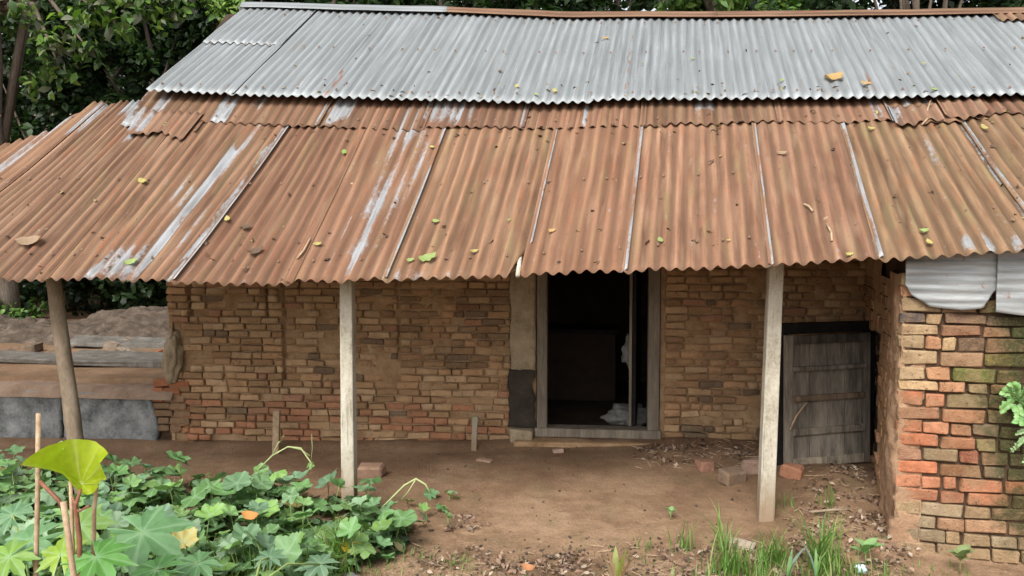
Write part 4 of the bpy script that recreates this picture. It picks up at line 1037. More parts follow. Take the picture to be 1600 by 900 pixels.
b1_ = spots_at([(40, 20, 9.5), (70, 70, 9.6), (95, 110, 9.8), (110, 30, 9.4), (150, 15, 9.3), (185, 40, 9.2), (215, 10, 9.4), (250, 25, 9.5), (280, 5, 9.6), (95, 60, 9.7), (140, 80, 9.9), (60, 130, 10), (240, -20, 9.4), (170, -10, 9.3)])
tree(XatY(-8, 11, 140), 11, 7.5, 4.6, 1.2, 2500, .13, GREY+MID, 'tree with pale grey trunk at the left edge, its light leaves hanging into the corner', tr=.21, seed=71, drop=1.2, bough=(b1_, .22, 620, .13, LIGHT+MID+GREY[:2]))
b2_ = spots_at([(340, 12, 12), (362, 5, 12.1), (380, 10, 12.2), (325, -10, 12), (355, 25, 12)])
tree(XatY(330, 15.5, 0), 15.5, 7.8, .6, 1.6, 9000, .15, DARK, 'dark tree close behind the left gable with light green hanging twigs', tr=.1, seed=77, bough=(b2_, .18, 420, .11, LIGHT))
# shrubs and undergrowth
cs, rad = [], []
rs = random.Random(4)
for i in range(110):
    x = rs.uniform(-12.5, 4.5); y = rs.uniform(11.5, 16)
    if x > -1.5: y = rs.uniform(12, 17)
    cs.append((x, y, gz(x, y)+rs.uniform(.2, 2.0 if x < -2 else 1.3))); rad.append(rs.uniform(.4, .85))
V, Fq, C = leafcloud(42000, cs, rad, .13, DARK+[(.02, .04, .015)], seed=9)
tag(link('undergrowth', fastmesh('undergrowth', V, Fq, {'Col': C}), None, M['leaf']), 'dark leafy undergrowth beneath the trees behind the house', 'undergrowth', None, 'stuff')
cs, rad = [], []
for i in range(26):
    u = rs.uniform(-40, 60); p = atY(u, rs.uniform(520, 545), rs.uniform(10.6, 11.4)); cs.append((p.x, p.y, gz(p.x, p.y)+rs.uniform(.1, .35))); rad.append(.16)
V, Fq, C = leafcloud(1500, cs, rad, .09, MID+LIGHT[:1], seed=19)
tag(link('low_weeds', fastmesh('low_weeds', V, Fq, {'Col': C}), None, M['leaf']), 'low green weeds behind the soil heap at the left edge', 'weeds', None, 'stuff')
# far wooded slope that closes the view
V = []; nx_, nz_ = 90, 24
rs2 = np.random.RandomState(3)
cs = [(rs2.uniform(-26, 22), rs2.uniform(21, 30), 0) for _ in range(620)]
cs = [(x, y, rs2.uniform(1, 10.5 if x < 6.5 else (4.4 if x < 12 else 7.5))) for x, y, _ in cs]
V, Fq, C = leafcloud(90000, cs, [1.4]*len(cs), .34, DARK+[(.025, .045, .018)], seed=31)
tag(link('far_wood', fastmesh('far_wood', V, Fq, {'Col': C}), None, M['leaf']), 'dark wood closing the view far behind the house', 'wood', None, 'stuff')

# ---- gourd vine: lobed leaves as single parts
def lobed(seed, lobes=5, depth=.28, cup=.12, rings=4, K=40, jag=.06, notch=True, sharp=1.0):
    rs = random.Random(seed); V = [(0, 0, 0)]; vein = [1.0]; W = []
    for k in range(K):
        a = -math.pi+ 2*math.pi*(k+.5)/K      # tip toward +Y (a=0)
        ph = a*lobes/2/math.pi*1.0
        xx = (a/math.pi*.5+.5)*lobes-.5; lob = 1-2*abs(xx-round(xx))
        r_ = 1-depth*(1-lob**.75)+rs.uniform(-jag, jag)*.5+jag*.6*math.cos(a*17)
        if notch: r_ *= 1-.55*math.exp(-((abs(a)-math.pi)/.25)**2)
        r_ *= 1-.12*(abs(a)/math.pi)
        W.append((a, r_, lob))
    for i in range(1, rings+1):
        f = i/rings
        for a, r_, lob in W:
            q = f*(r_ if f > .6 else lerp(.9*r_+.1, r_, f))
            z_ = cup*q*q*(1 if rs.random() < 2 else 0) + .13*(1-lob)*f*f*math.sin(a*3+seed) + .04*math.sin(a*7+seed*2)*f*f - .05*lob*f + rs.uniform(-.012, .012)*f
            V.append((math.sin(a)*q, math.cos(a)*q, z_)); vein.append(max(0, lob-.75)*4)
    Fc = []
    for k in range(K):
        k2 = (k+1) % K; Fc.append((0, 1+k2, 1+k))
        for i in range(rings-1):
            a_, b_, c_, d_ = 1+i*K+k, 1+i*K+k2, 1+(i+1)*K+k2, 1+(i+1)*K+k; Fc.append((a_, b_, c_)); Fc.append((a_, c_, d_))
    return np.array(V), np.array(Fc), vein
vine_meshes = []
for s in range(6):
    V, Fc, ve = lobed(s, 5, .24+.04*(s % 3), [.2, -.18, .35, .08, -.3, .28][s], rings=3, K=50, jag=.06)
    me = fastmesh('leaf', V, Fc, {'vein': ve}, smooth=True); me.materials.append(M['vine']); vine_meshes.append(me)
def inpoly(u, v, P):
    c = False; n = len(P)
    for i in range(n):
        x1, y1 = P[i]; x2, y2 = P[(i+1) % n]
        if (y1 > v) != (y2 > v) and u < (x2-x1)*(v-y1)/(y2-y1)+x1: c = not c
    return c
POLY = [(-220, 722), (0, 722), (130, 728), (220, 738), (400, 752), (520, 775), (610, 800), (650, 830), (615, 862), (540, 890), (470, 960), (-260, 960)]
vine = thing('gourd_vine', 'sprawling gourd vine with lobed grey-green leaves filling the lower left ground', 'vine', tuple(atZ(250, 830, 0)))
petV = MB(); cnt = 0; tries = 0; placed = []
EXTRA = [(662, 800), (640, 785), (655, 815), (690, 790), (705, 775), (675, 772)]
while cnt < 292 and tries < 9000:
    tries += 1
    u, v = (rnd.uniform(-120, 650), rnd.uniform(715, 925)) if tries > len(EXTRA) else EXTRA[tries-1]
    ex = tries <= len(EXTRA)
    if not ex and not inpoly(u, v, POLY): continue
    p = atZ(u, v, 0)
    h = .03+.05*rnd.random() if ex else rnd.uniform(.07, .25)
    s = rnd.uniform(.06, .105)*(1.05 if not ex else .65)
    q = Vector((p.x, p.y, gz(p.x, p.y)+h))
    if any((q-w).length < .055 for w in placed): continue
    placed.append(q); o = link('leaf', vine_meshes[rnd.randrange(6)], vine)
    o.matrix_basis = Matrix.Translation(q) @ Matrix.Rotation(rnd.uniform(0, 6.28), 4, 'Z') @ Matrix.Rotation(R(rnd.gauss(0, 20)+6), 4, 'X') @ Matrix.Rotation(R(rnd.gauss(0, 16)), 4, 'Y') @ Matrix.Diagonal((s, s, s, 1))
    f = rnd.uniform(.7, 1.25); c = rnd.choice([(.17, .3, .13), (.19, .33, .17), (.14, .28, .09), (.22, .38, .13), (.17, .29, .17), (.24, .35, .21), (.12, .23, .08), (.2, .35, .09)])
    if rnd.random() < .03: c = (.36, .3, .1)
    o.color = (c[0]*f, c[1]*f, c[2]*f, 1)
    b = Vector((p.x+rnd.uniform(-.06, .06), p.y+rnd.uniform(-.05, .08), gz(p.x, p.y))); petV.tube([b, b.lerp(q, .6)+Vector((0, 0, .02)), q], .003, 5); cnt += 1
o = petV.obj('petiole', M['stem'], vine, True); o['kind'] = 'stuff'
# the vine's smaller leaves below the single ones
LV, LF, LC, LE = [], [], [], []; nb = 0
for i in range(520):
    for _ in range(30):
        u, v = rnd.uniform(-150, 650), rnd.uniform(722, 925)
        if inpoly(u, v, POLY): break
    p = atZ(u, v, 0); me = vine_meshes[rnd.randrange(6)]; co = np.empty(len(me.vertices)*3, np.float32); me.vertices.foreach_get('co', co); co = co.reshape(-1, 3)
    fc = np.empty(len(me.polygons)*3, np.int32); me.polygons.foreach_get('vertices', fc); s = rnd.uniform(.05, .085)
    mm = np.array(Matrix.Translation((p.x, p.y, gz(p.x, p.y)+rnd.uniform(.03, .13))) @ Matrix.Rotation(rnd.uniform(0, 6.28), 4, 'Z') @ Matrix.Rotation(R(rnd.gauss(0, 22)), 4, 'X') @ Matrix.Rotation(R(rnd.gauss(0, 16)), 4, 'Y'))
    LV.append((co*s) @ mm[:3, :3].T+mm[:3, 3]); LF.append(fc.reshape(-1, 3)+nb); nb += len(co)
    c = rnd.choice([(.13, .25, .09), (.16, .29, .13), (.1, .2, .07), (.2, .33, .1)]); f = rnd.uniform(.7, 1.15); LC.append(np.tile((c[0]*f, c[1]*f, c[2]*f), (len(co), 1)))
    ve = np.empty(len(co), np.float32); me.attributes['vein'].data.foreach_get('value', ve); LE.append(ve)
o = link('leaf', fastmesh('leaf', np.concatenate(LV), np.concatenate(LF), {'Col': np.concatenate(LC), 'vein': np.concatenate(LE)}, smooth=True), vine, M['vine_joined']); o['kind'] = 'stuff'
# runners
pgs = mat_noise('pale_green_stem', [(.3, (.3, .36, .14)), (.7, (.45, .5, .25))], 30, .6)
for pts, Yr, rdd in (([(400, 738), (425, 712), (450, 698), (470, 700), (487, 724), (480, 740)], 5.6, .006), ([(425, 712), (435, 692), (442, 686)], 5.6, .005), ([(450, 698), (470, 702), (484, 712)], 5.6, .004),
                ([(590, 800), (615, 775), (632, 758), (650, 748), (665, 757), (672, 770)], 5.05, .006), ([(650, 748), (640, 765), (628, 780)], 5.05, .004), ([(486, 722), (488, 700), (487, 678)], 5.6, .0022)):
    pp = [atY(u, v, Yr) for u, v in pts]; run = MB(); run.tube(pp, rdd, 6); run.obj('runner', pgs, vine, True)
for (u, v, Y, s, c) in ((440, 686, 5.6, .035, LIGHT[1]), (408, 735, 5.6, .06, (.16, .3, .08)), (484, 727, 5.6, .035, LIGHT[0]), (672, 772, 5.05, .05, (.12, .24, .1)), (708, 776, 5.0, .05, LIGHT[1]), (395, 748, 5.55, .07, (.1, .2, .08)), (664, 806, 4.9, .06, (.16, .22, .12))):
    o = link('leaf', vine_meshes[rnd.randrange(6)], vine); o.matrix_basis = Matrix.Translation(atY(u, v, Y)) @ Euler((R(rnd.uniform(20, 60)), R(rnd.uniform(-20, 20)), rnd.uniform(0, 6))).to_matrix().to_4x4() @ Matrix.Diagonal((s, s, s, 1)); o.color = (*c, 1)
# dark mat of lower leaves under the vine
cs, rad = [], []
for i in range(420):
    for _ in range(30):
        u, v = rnd.uniform(-150, 640), rnd.uniform(725, 925)
        if inpoly(u, v, POLY): break
    p = atZ(u, v, 0); cs.append((p.x, p.y, gz(p.x, p.y)+.035)); rad.append(.07)
V, Fq, C = leafcloud(9000, cs, rad, .085, [(.05, .1, .035), (.07, .13, .05), (.1, .17, .05), (.2, .17, .08)], seed=41, squash=.5)
tag(link('low_leaves', fastmesh('low_leaves', V, Fq, {'Col': C}), vine, M['leaf']), kind='stuff')

# ---- young papaya plants with big deeply cut leaves
def papleaf(seed, lobes=7, K=84):
    rs = random.Random(seed); V = [(0, 0, 0)]; vein = [1]; rings = 3; W = []
    for k in range(K):
        a = -math.pi*.93+2*math.pi*.93*k/(K-1); x = (a/(math.pi*.93)+1)/2*(lobes-1)
        d = abs(x-round(x))*2; lob = (1-d)**.9; ser = .09*math.cos(x*math.pi*6)
        r_ = .52+.48*lob+ser*(lob+.3)*.7; r_ *= 1-.3*abs(a)/math.pi
        W.append((a, r_, 1-d))
    for i in range(1, rings+1):
        f = i/rings
        for a, r_, lob in W:
            q = f*lerp(r_, .42 if f < .5 else r_, .35 if f < .5 else 0)
            V.append((math.sin(a)*q, math.cos(a)*q, -.16*q*q+.06*(1-lob)*f-.04*lob*f*f)); vein.append(max(0, lob-.82)*5.5)
    Fc = []
    for k in range(K-1):
        Fc.append((0, 1+k+1, 1+k))
        for i in range(rings-1):
            a_, b_, c_, d_ = 1+i*K+k, 1+i*K+k+1, 1+(i+1)*K+k+1, 1+(i+1)*K+k; Fc.append((a_, b_, c_)); Fc.append((a_, c_, d_))
    return fastmesh('leaf', np.array(V), np.array(Fc), {'vein': vein}, smooth=True)
pm = [papleaf(1), papleaf(2, 9)]
for me in pm: me.materials.append(M['vine'])
def bigleaf_plant(lab, base, leaves):
    t = thing('papaya_plant', lab, 'plant', tuple(base)); m = MB()
    top = Vector(base)+Vector((0, 0, .22)); m.tube([base, top], [.014, .01], 8)
    for (u, v, Y, s, rz, tx, ty, c) in leaves:
        p = atY(u, v, Y); o = link('leaf', pm[rnd.randrange(2)], t)
        o.matrix_basis = Matrix.Translation(p) @ Matrix.Rotation(R(tx), 4, 'X') @ Matrix.Rotation(R(ty), 4, 'Y') @ Matrix.Rotation(R(rz), 4, 'Z') @ Matrix.Diagonal((s, s, s, 1)); o.color = (*c, 1)
        m.tube([top, top.lerp(p, .5)+Vector((0, 0, .06)), p], .005, 6)
    m.obj('stem', M['stem'], t, True)
b1 = atY(230, 900, 3.55); b1.z = gz(b1.x, b1.y)
bigleaf_plant('young papaya plant with one very large deeply cut grey-green leaf in the vine patch', b1, [(222, 832, 3.6, .25, -110, 26, 8, (.13, .27, .11)), (310, 880, 3.5, .14, 150, 22, 0, (.12, .25, .1)), (245, 890, 3.3, .17, 100, 18, -8, (.09, .23, .06))])
b2 = atY(60, 900, 3.1); b2.z = gz(b2.x, b2.y)
bigleaf_plant('papaya plant with bright pointed leaves in the bottom left corner', b2, [(48, 845, 3.15, .19, 130, 30, -8, (.14, .28, .12)), (125, 822, 3.2, .14, -70, 40, 8, (.2, .34, .08)), (15, 870, 3.0, .15, 150, 30, 0, (.19, .33, .06)), (150, 870, 3.0, .17, 230, 25, 5, (.1, .27, .05)), (95, 868, 3.0, .12, 20, 35, 0, (.24, .36, .04)), (20, 805, 3.4, .12, 60, 30, 0, (.13, .25, .12))])
b3 = atY(395, 905, 3.6); b3.z = gz(b3.x, b3.y)
bigleaf_plant('low papaya seedling with greyish leaves at the bottom edge of the vine patch', b3, [(500, 882, 3.9, .13, 100, 20, 0, (.13, .22, .13)), (420, 872, 3.8, .1, 10, 22, 0, (.12, .22, .12))])

# ---- yellow-green arum leaf
tp = thing('taro_plant', 'plant with a single glowing yellow-green leaf folded like a funnel at the left', 'plant', tuple(atZ(120, 900)+Vector((0, 0, 0))))
Yt = 3.0
out = [(68, 712), (92, 690), (118, 692), (140, 700), (160, 708), (180, 724), (193, 735), (176, 742), (160, 757), (146, 770), (128, 774), (116, 758), (104, 738), (90, 722)]
C0 = atY(127, 757, Yt+.05); nr = 9; sub = 5; ol = []
for k in range(len(out)):
    p0, p1, p2, p3 = [out[(k+q) % len(out)] for q in (-1, 0, 1, 2)]
    for j in range(sub):
        t = j/sub; ol.append(tuple(.5*((2*p1[d])+(-p0[d]+p2[d])*t+(2*p0[d]-5*p1[d]+4*p2[d]-p3[d])*t*t+(-p0[d]+3*p1[d]-3*p2[d]+p3[d])*t**3) for d in (0, 1)))
K = len(ol); V = [C0]; vv = [1]
for i in range(1, nr+1):
    f = i/nr
    for k, (u, v) in enumerate(ol):
        p = atY(u, v, Yt); q = C0.lerp(p, f); side = (u-132)/55; vn = max(0, math.cos(k*2*math.pi/K*9))**10
        q.y += -.1*f*f*abs(side)**1.3 + .07*f*f*(1 if v < 715 else .2)*(1 if abs(side) < .6 else 0) + .006*(1-vn)*math.sin(f*3) + .006*fbm(u*.03, v*.03, f*3)*f; V.append(q); vv.append(vn*(1-.7*f))
Fc = []
for k in range(K):
    k2 = (k+1) % K; Fc.append((0, 1+k, 1+k2))
    for i in range(nr-1): Fc += [(1+i*K+k, 1+(i+1)*K+k, 1+(i+1)*K+k2), (1+i*K+k, 1+(i+1)*K+k2, 1+i*K+k2)]
o = link('leaf', fastmesh('leaf', V, Fc, {'vein': vv}, smooth=True), tp, M['big']); o.color = (.44, .54, .03, 1)
o2 = link('leaf', pm[0], tp); 
V = [atY(66, 714, Yt-.05), atY(80, 698, Yt), atY(97, 688, Yt+.01), atY(100, 702, Yt-.01), atY(84, 712, Yt-.03)]
bpy.data.objects.remove(o2)
o = link('leaf_tip', fastmesh('leaf_tip', V, [(0, 1, 4), (1, 2, 3), (1, 3, 4)], {'vein': [0]*5}), tp, M['big']); o.color = (.4, .56, .28, 1)
m = MB(); g_ = atY(126, 900, Yt); g_.z = gz(g_.x, g_.y); m.tube([g_, atY(124, 840, Yt), atY(118, 790, Yt), atY(126, 765, Yt)], [.012, .01, .009, .006], 8); m.obj('stem', M['redstem'], tp, True)
m = MB(); m.tube([atY(62, 752, Yt), atY(92, 782, Yt), atY(100, 800, Yt)], .008, 6); m.tube([atY(140, 790, Yt), atY(122, 800, Yt), atY(112, 775, Yt)], .006, 6); m.obj('side_shoot', M['redstem'], tp, True)
for (pts, Y, r_, lab) in (([(60, 646), (59, 760), (56, 900)], 3.05, .0095, 'tall upright bamboo stick at the left edge of the vine patch'),
    ([(99, 784), (107, 840), (116, 905)], 2.85, .011, 'thick broken-topped stick leaning before the yellow leaf plant'),
    ([(110, 752), (112, 800)], 3.0, .007, 'thin stick right behind the yellow leaf'), ([(151, 757), (147, 800), (146, 880)], 3.1, .0085, 'pale stick standing right of the yellow leaf')):
    pp = [atY(u, v, Y) for u, v in pts]; e = pp[-1]; pp.append(Vector((e.x, e.y, gz(e.x, e.y)-.03))); m = MB(); m.tube(pp, r_, 8); tag(m.obj('stick', M['stick'], None, True), lab, 'stick', 'sticks in the vine patch')

# ---- grass
GB_V, GB_F, GB_C = [], [], []
def blade(p, h, w, az, bend, c):
    b = len(GB_V); d = Vector((math.cos(az), math.sin(az), 0)); s_ = Vector((-d.y, d.x, 0)); n = 4
    for i in range(n+1):
        t = i/n; q = p+Vector((0, 0, h*(t-.25*bend*t*t)))+d*(h*bend*t*t*.8); ww = w*(1-t)**.7*(.6+.8*min(1, t*4)) if i else w*.6
        GB_V.append(tuple(q-s_*ww/2)); GB_V.append(tuple(q+s_*ww/2)); GB_C.append(c); GB_C.append(c)
    for i in range(n): GB_F.append((b+2*i, b+2*i+1, b+2*i+3, b+2*i+2))
def tuft(u, v, n, h, spread, w=.006, cs=None, rnd_=rnd):
    p = atZ(u, v, 0)
    for i in range(n):
        q = p+Vector((rnd.gauss(0, spread), rnd.gauss(0, spread), 0)); q.z = gz(q.x, q.y)-.01
        c = rnd.choice(cs or [(.13, .27, .045), (.17, .32, .06), (.1, .22, .04), (.24, .36, .1), (.3, .33, .13)]); f = rnd.uniform(.75, 1.2)
        blade(q, h*rnd.uniform(.4, 1.1), w*rnd.uniform(.6, 1.6), rnd.uniform(0, 6.28), rnd.uniform(.05, 1.0), (c[0]*f, c[1]*f, c[2]*f, 1))
for a_ in ((1212, 868, 60, .28, .04), (1281, 878, 95, .37, .035), (1140, 885, 60, .28, .04), (1175, 890, 50, .24, .06), (1310, 895, 50, .24, .06), (1128, 850, 22, .32, .015), (1185, 898, 50, .16, .09), (1240, 905, 60, .16, .15), (1320, 870, 20, .16, .06), (1345, 900, 80, .14, .1), (1068, 845, 26, .2, .03), (1010, 848, 14, .12, .03),
           (1400, 900, 60, .1, .12), (1290, 800, 10, .18, .03), (1230, 790, 12, .12, .05), (1100, 900, 60, .1, .12), (1470, 890, 30, .08, .1),
           (525, 872, 80, .32, .035), (500, 890, 90, .26, .08), (470, 905, 90, .22, .1), (400, 900, 160, .24, .12), (320, 890, 60, .22, .08), (545, 900, 40, .1, .1), (330, 770, 30, .22, .03), (655, 862, 40, .07, .06), (710, 868, 40, .06, .05), (730, 880, 30, .05, .06), (600, 880, 30, .07, .06),
           (250, 780, 18, .25, .04), (90, 800, 20, .24, .04), (1160, 905, 50, .16, .1)):
    tuft(a_[0], a_[1], int(a_[2]), a_[3], a_[4], .007 if a_[3] > .15 else .005)
for _ in range(150):
    u, v = rnd.uniform(640, 1420), rnd.uniform(842, 905); tuft(u, v, rnd.randint(2, 7), .045, .015, .004, [(.16, .22, .07), (.25, .27, .1), (.12, .2, .05)])
me = fastmesh('grass', GB_V, GB_F, {'Col': GB_C}); tag(link('grass', me, None, M['grass']), 'thin green grass and sprouts growing in the front soil', 'grass', None, 'stuff')
# broad arched grass leaves
def strap(p, h, w, az, bend, n=7):
    V = []; d = Vector((math.cos(az), math.sin(az), 0)); s_ = Vector((-d.y, d.x, 0))
    for i in range(n+1):
        t = i/n; q = p+Vector((0, 0, h*(t-.4*bend*t*t)))+d*(h*bend*t*t); ww = w*math.sin(math.pi*min(1, .25+.75*t))**.8*(1 if i < n else .05)
        V += [q-s_*ww/2+Vector((0, 0, .15*ww)), q, q+s_*ww/2+Vector((0, 0, .15*ww))]
    return V, [(3*i+j, 3*i+j+1, 3*i+j+4, 3*i+j+3) for i in range(n) for j in range(2)]
def strapplant(name, lab, base, items, group=None):
    t = thing(name, lab, 'plant', tuple(base), group)
    for (h, w, az, bend, c) in items:
        V, Fc = strap(base, h, w, R(az), bend); o = link('leaf', fastmesh('leaf', V, Fc, {'vein': [0]*len(V)}, smooth=True), t, M['vine']); o.color = (*c, 1)
p = atZ(1232, 900); p.z = gz(p.x, p.y); strapplant('sedge_plant', 'sedge with broad blue-grey leaf blades arching left of the tall grass', p, [(.24, .028, 20, .45, (.22, .3, .24)), (.2, .025, 60, .3, (.14, .26, .1)), (.16, .02, 170, .6, (.16, .3, .1))])
p = atZ(1275, 900); p.z = gz(p.x, p.y); strapplant('sedge_plant', 'sedge with one pale grey-green blade leaning left inside the tall grass', p, [(.26, .028, 150, .35, (.26, .33, .27)), (.2, .02, 20, .3, (.14, .28, .08)), (.2, .02, 80, .3, (.14, .28, .08))])
p = atZ(962, 935); p.z = gz(p.x, p.y)
strapplant('agave_like_plant', 'small spiky plant with pink-tipped yellow-green leaves at the bottom edge', p, [(.36, .03, -125, .2, (.46, .3, .2)), (.34, .055, -100, .05, (.42, .45, .18)), (.42, .035, -38, .4, (.5, .3, .22)), (.36, .045, -45, .2, (.45, .5, .12)), (.37, .03, -135, .3, (.42, .32, .2)), (.3, .045, -70, .12, (.4, .42, .16))])
# bright leaf at the bottom edge and small seedlings
SDM = []
def ovate():
    V = []; n = 8
    for i in range(n+1):
        t = i/n; w = math.sin(math.pi*t**.8)*.3; z_ = .12*math.sin(math.pi*t)
        V += [(-w, t, z_+.06*w*3), (0, t, z_), (w, t, z_+.06*w*3)]
    return fastmesh('leaf', V, [(3*i+j, 3*i+j+1, 3*i+j+4, 3*i+j+3) for i in range(n) for j in range(2)], {'vein': [0, .8, 0]*(n+1)}, smooth=True)
ov = ovate(); ov.materials.append(M['vine'])
def seedling(lab, u, v, s, cols, n=5, h=.05, cat='seedling', z=0, tilt=35, base=None, rzs=None):
    p = base or atZ(u, v, z)
    if base is None: p.z = gz(p.x, p.y)
    t = thing('seedling', lab, cat, tuple(p)); m = MB(); m.tube([p, p+Vector((0, 0, h))], .0035, 6); m.obj('stem', M['stem'], t, True)
    for i in range(n):
        o = link('leaf', ov, t); ss = s*rnd.uniform(.7, 1.1); a = (i/n*6.28+rnd.uniform(-.3, .3)) if rzs is None else R(rzs[i])
        o.matrix_basis = Matrix.Translation(p+Vector((0, 0, h*rnd.uniform(.6, 1)))) @ Matrix.Rotation(a, 4, 'Z') @ Matrix.Rotation(R(rnd.uniform(tilt-25, tilt+10)), 4, 'X') @ Matrix.Diagonal((ss*1.1, ss, ss, 1)); o.color = (*rnd.choice(cols), 1)
seedling('seedling with a bright lime leaf at the bottom edge right of the spiky plant', 1080, 922, .11, [(.36, .55, .05)], 3, .07, tilt=25)
seedling('small round-leaved seedling at the right edge of the vine patch', 700, 812, .05, [(.14, .28, .08)], 5, .08)
seedling('low green seedling on the bare soil below the vine tip', 605, 868, .06, [(.13, .3, .08)], 6, .03)
seedling('lobed light green weed beside the blue scrap near the brick corner', 1352, 882, .1, [(.2, .38, .1), (.24, .4, .14)], 7, .1)
seedling('tiny dark green sprout in the litter at the bottom centre', 817, 893, .035, [(.08, .2, .07)], 4, .02)
seedling('pale olive weed growing at the foot of the brick room', 1500, 885, .1, [(.2, .3, .08), (.24, .28, .1)], 8, .12)
seedling('small weed sprouting left of the leaning post', 1048, 806, .06, [(.2, .34, .1)], 3, .06)
# ---- ferns growing out of the mossy wall
def fern(lab, s, z, fronds, leaf, cols):
    b = fr_pt(s, -.01, z); t = thing('wall_plant', lab, 'plant', tuple(b), 'plants growing out of the mossy brick wall')
    m = MB()
    for (du, dz, out_) in fronds:
        e = fr_pt(s+du, out_, z+dz); mid = b.lerp(e, .5)+nrm*.03+Vector((0, 0, .03)); pts = [b, mid, e]; m.tube(pts, .0025, 5)
        for k in range(9):
            tt = (k+1.5)/10.5; q = (b.lerp(mid, tt*2) if tt < .5 else mid.lerp(e, tt*2-1))
            for sg in (-1, 1):
                o = link('leaf', ov, t); ss = leaf*rnd.uniform(.7, 1.1)
                dirv = (e-b).normalized(); ang = math.atan2(dirv.z, dirv.dot(SD))+sg*R(65)
                xa = SD*math.cos(ang)+Vector((0, 0, 1))*math.sin(ang)+nrm*rnd.uniform(-.1, .35); xa.normalize(); za = (nrm+Vector((0, 0, .5))+Vector((rnd.uniform(-.3, .3),)*3)).normalized(); za = (za-xa*za.dot(xa)).normalized(); ya = za.cross(xa)
                mm = Matrix((( -ya.x*ss*1.4, xa.x*ss, za.x*ss, q.x), (-ya.y*ss*1.4, xa.y*ss, za.y*ss, q.y), (-ya.z*ss*1.4, xa.z*ss, za.z*ss, q.z), (0, 0, 0, 1)))
                o.matrix_basis = mm; o.color = (*rnd.choice(cols), 1)
    m.obj('stem', M['stem'], t, True)
s1, z1 = s_of(1578, 625); s2, z2 = s_of(1598, 690)
fern('bright leafy plant growing from the mossy bricks near the right edge', s1+.03, z1-.02, [(-.1, .08, .1), (-.06, .13, .12), (.04, .1, .12), (-.11, -.02, .12), (-.02, -.09, .12), (.08, .02, .1)], .034, [(.2, .42, .1), (.28, .48, .16), (.15, .35, .08)])
fern('thin feathery plant hanging on the bricks below the bright leafy plant', s2+.04, z2+.03, [(-.1, .03, .08), (-.13, -.07, .1), (-.06, -.14, .1), (-.03, .12, .08), (-.1, -.03, .1)], .02, [(.25, .4, .18), (.3, .45, .22)])

# ============================================================ LITTER
cs, rad = [], []
def zone(u0, u1, v0, v1, n, r_=.05, dz=.01):
    for _ in range(n):
        p = atZ(rnd.uniform(u0, u1), rnd.uniform(v0, v1), 0); cs.append((p.x, p.y, gz(p.x, p.y)+dz)); rad.append(r_)
zone(1000, 1170, 708, 730, 40, .07, .015); zone(1240, 1385, 745, 860, 50, .08, .015)
zone(640, 1420, 845, 905, 120, .1); zone(840, 900, 850, 880, 14, .05); zone(700, 760, 795, 820, 10, .05); zone(1100, 1400, 820, 900, 40, .07)
V, Fq, C = leafcloud(2600, cs, rad, .034, [(.2, .12, .08), (.3, .2, .14), (.13, .075, .05), (.4, .31, .24), (.24, .15, .11)], seed=51, squash=.35, flat=.7)
tag(link('leaf_litter', fastmesh('leaf_litter', V, Fq, {'Col': C}), None, M['dry']), 'dry brown fallen leaves scattered over the soil and in the corners', 'leaf litter', None, 'stuff')
m = MB()
for _ in range(260):
    u, v = rnd.choice([(rnd.uniform(1000, 1180), rnd.uniform(705, 735)), (rnd.uniform(1240, 1385), rnd.uniform(740, 850)), (rnd.uniform(650, 1400), rnd.uniform(840, 905)), (rnd.uniform(850, 1400), rnd.uniform(870, 905))])
    p = atZ(u, v, 0); p.z = gz(p.x, p.y)+.008; a = rnd.uniform(0, 6.28); L = rnd.uniform(.02, .09)
    m.tube([p, p+Vector((math.cos(a)*L, math.sin(a)*L, rnd.uniform(0, .02)))], rnd.uniform(.0015, .0035), 4)
tag(m.obj('twigs', M['stick'], None), 'thin dry twigs strewn over the soil', 'twigs', None, 'stuff')
m = MB()
for _ in range(900):
    u, v = (rnd.uniform(640, 1420), 905-75*rnd.random()**1.5) if rnd.random() < .75 else rnd.choice([(rnd.uniform(1230, 1390), rnd.uniform(740, 850)), (rnd.uniform(560, 1180), rnd.uniform(700, 860))])
    p = atZ(u, v, 0); s = rnd.uniform(.004, .016); m.box((p.x, p.y, gz(p.x, p.y)+s*.25), (s, s*rnd.uniform(.6, 1), s*.7), Matrix.Rotation(rnd.uniform(0, 3), 3, 'Z'), s*.2)
tag(m.obj('pebbles', M['clod'], None), 'small clods and pebbles on the bare soil', 'pebbles', None, 'stuff')
p = atZ(1300, 813); m = MB(); p.z = gz(p.x, p.y)+.02; m.tube([p+Vector((-.13, 0, 0)), p+Vector((0, .02, .01)), p+Vector((.11, .03, .015))], [.007, .009, .006], 6); tag(m.obj('stick', M['post'], None, True), 'whitish stick lying on the soil in front of the small door', 'stick')
p = atZ(1345, 888); tag(blob('plastic_scrap', (p.x, p.y, gz(p.x, p.y)+.02), (.03, .02, .025), mat_noise('pale_blue_plastic', [(.3, (.45, .6, .62)), (.7, (.6, .75, .78))], 20, .4), None, 4, 3, .5), 'pale blue plastic scrap among weeds near the brick corner', 'scrap')
p = atZ(548, 893); tag(blob('paper_scrap', (p.x, p.y, gz(p.x, p.y)+.015), (.05, .03, .02), M['white'], None, 5, 3, .6), 'crumpled white paper scrap at the bottom edge of the vine patch', 'scrap')

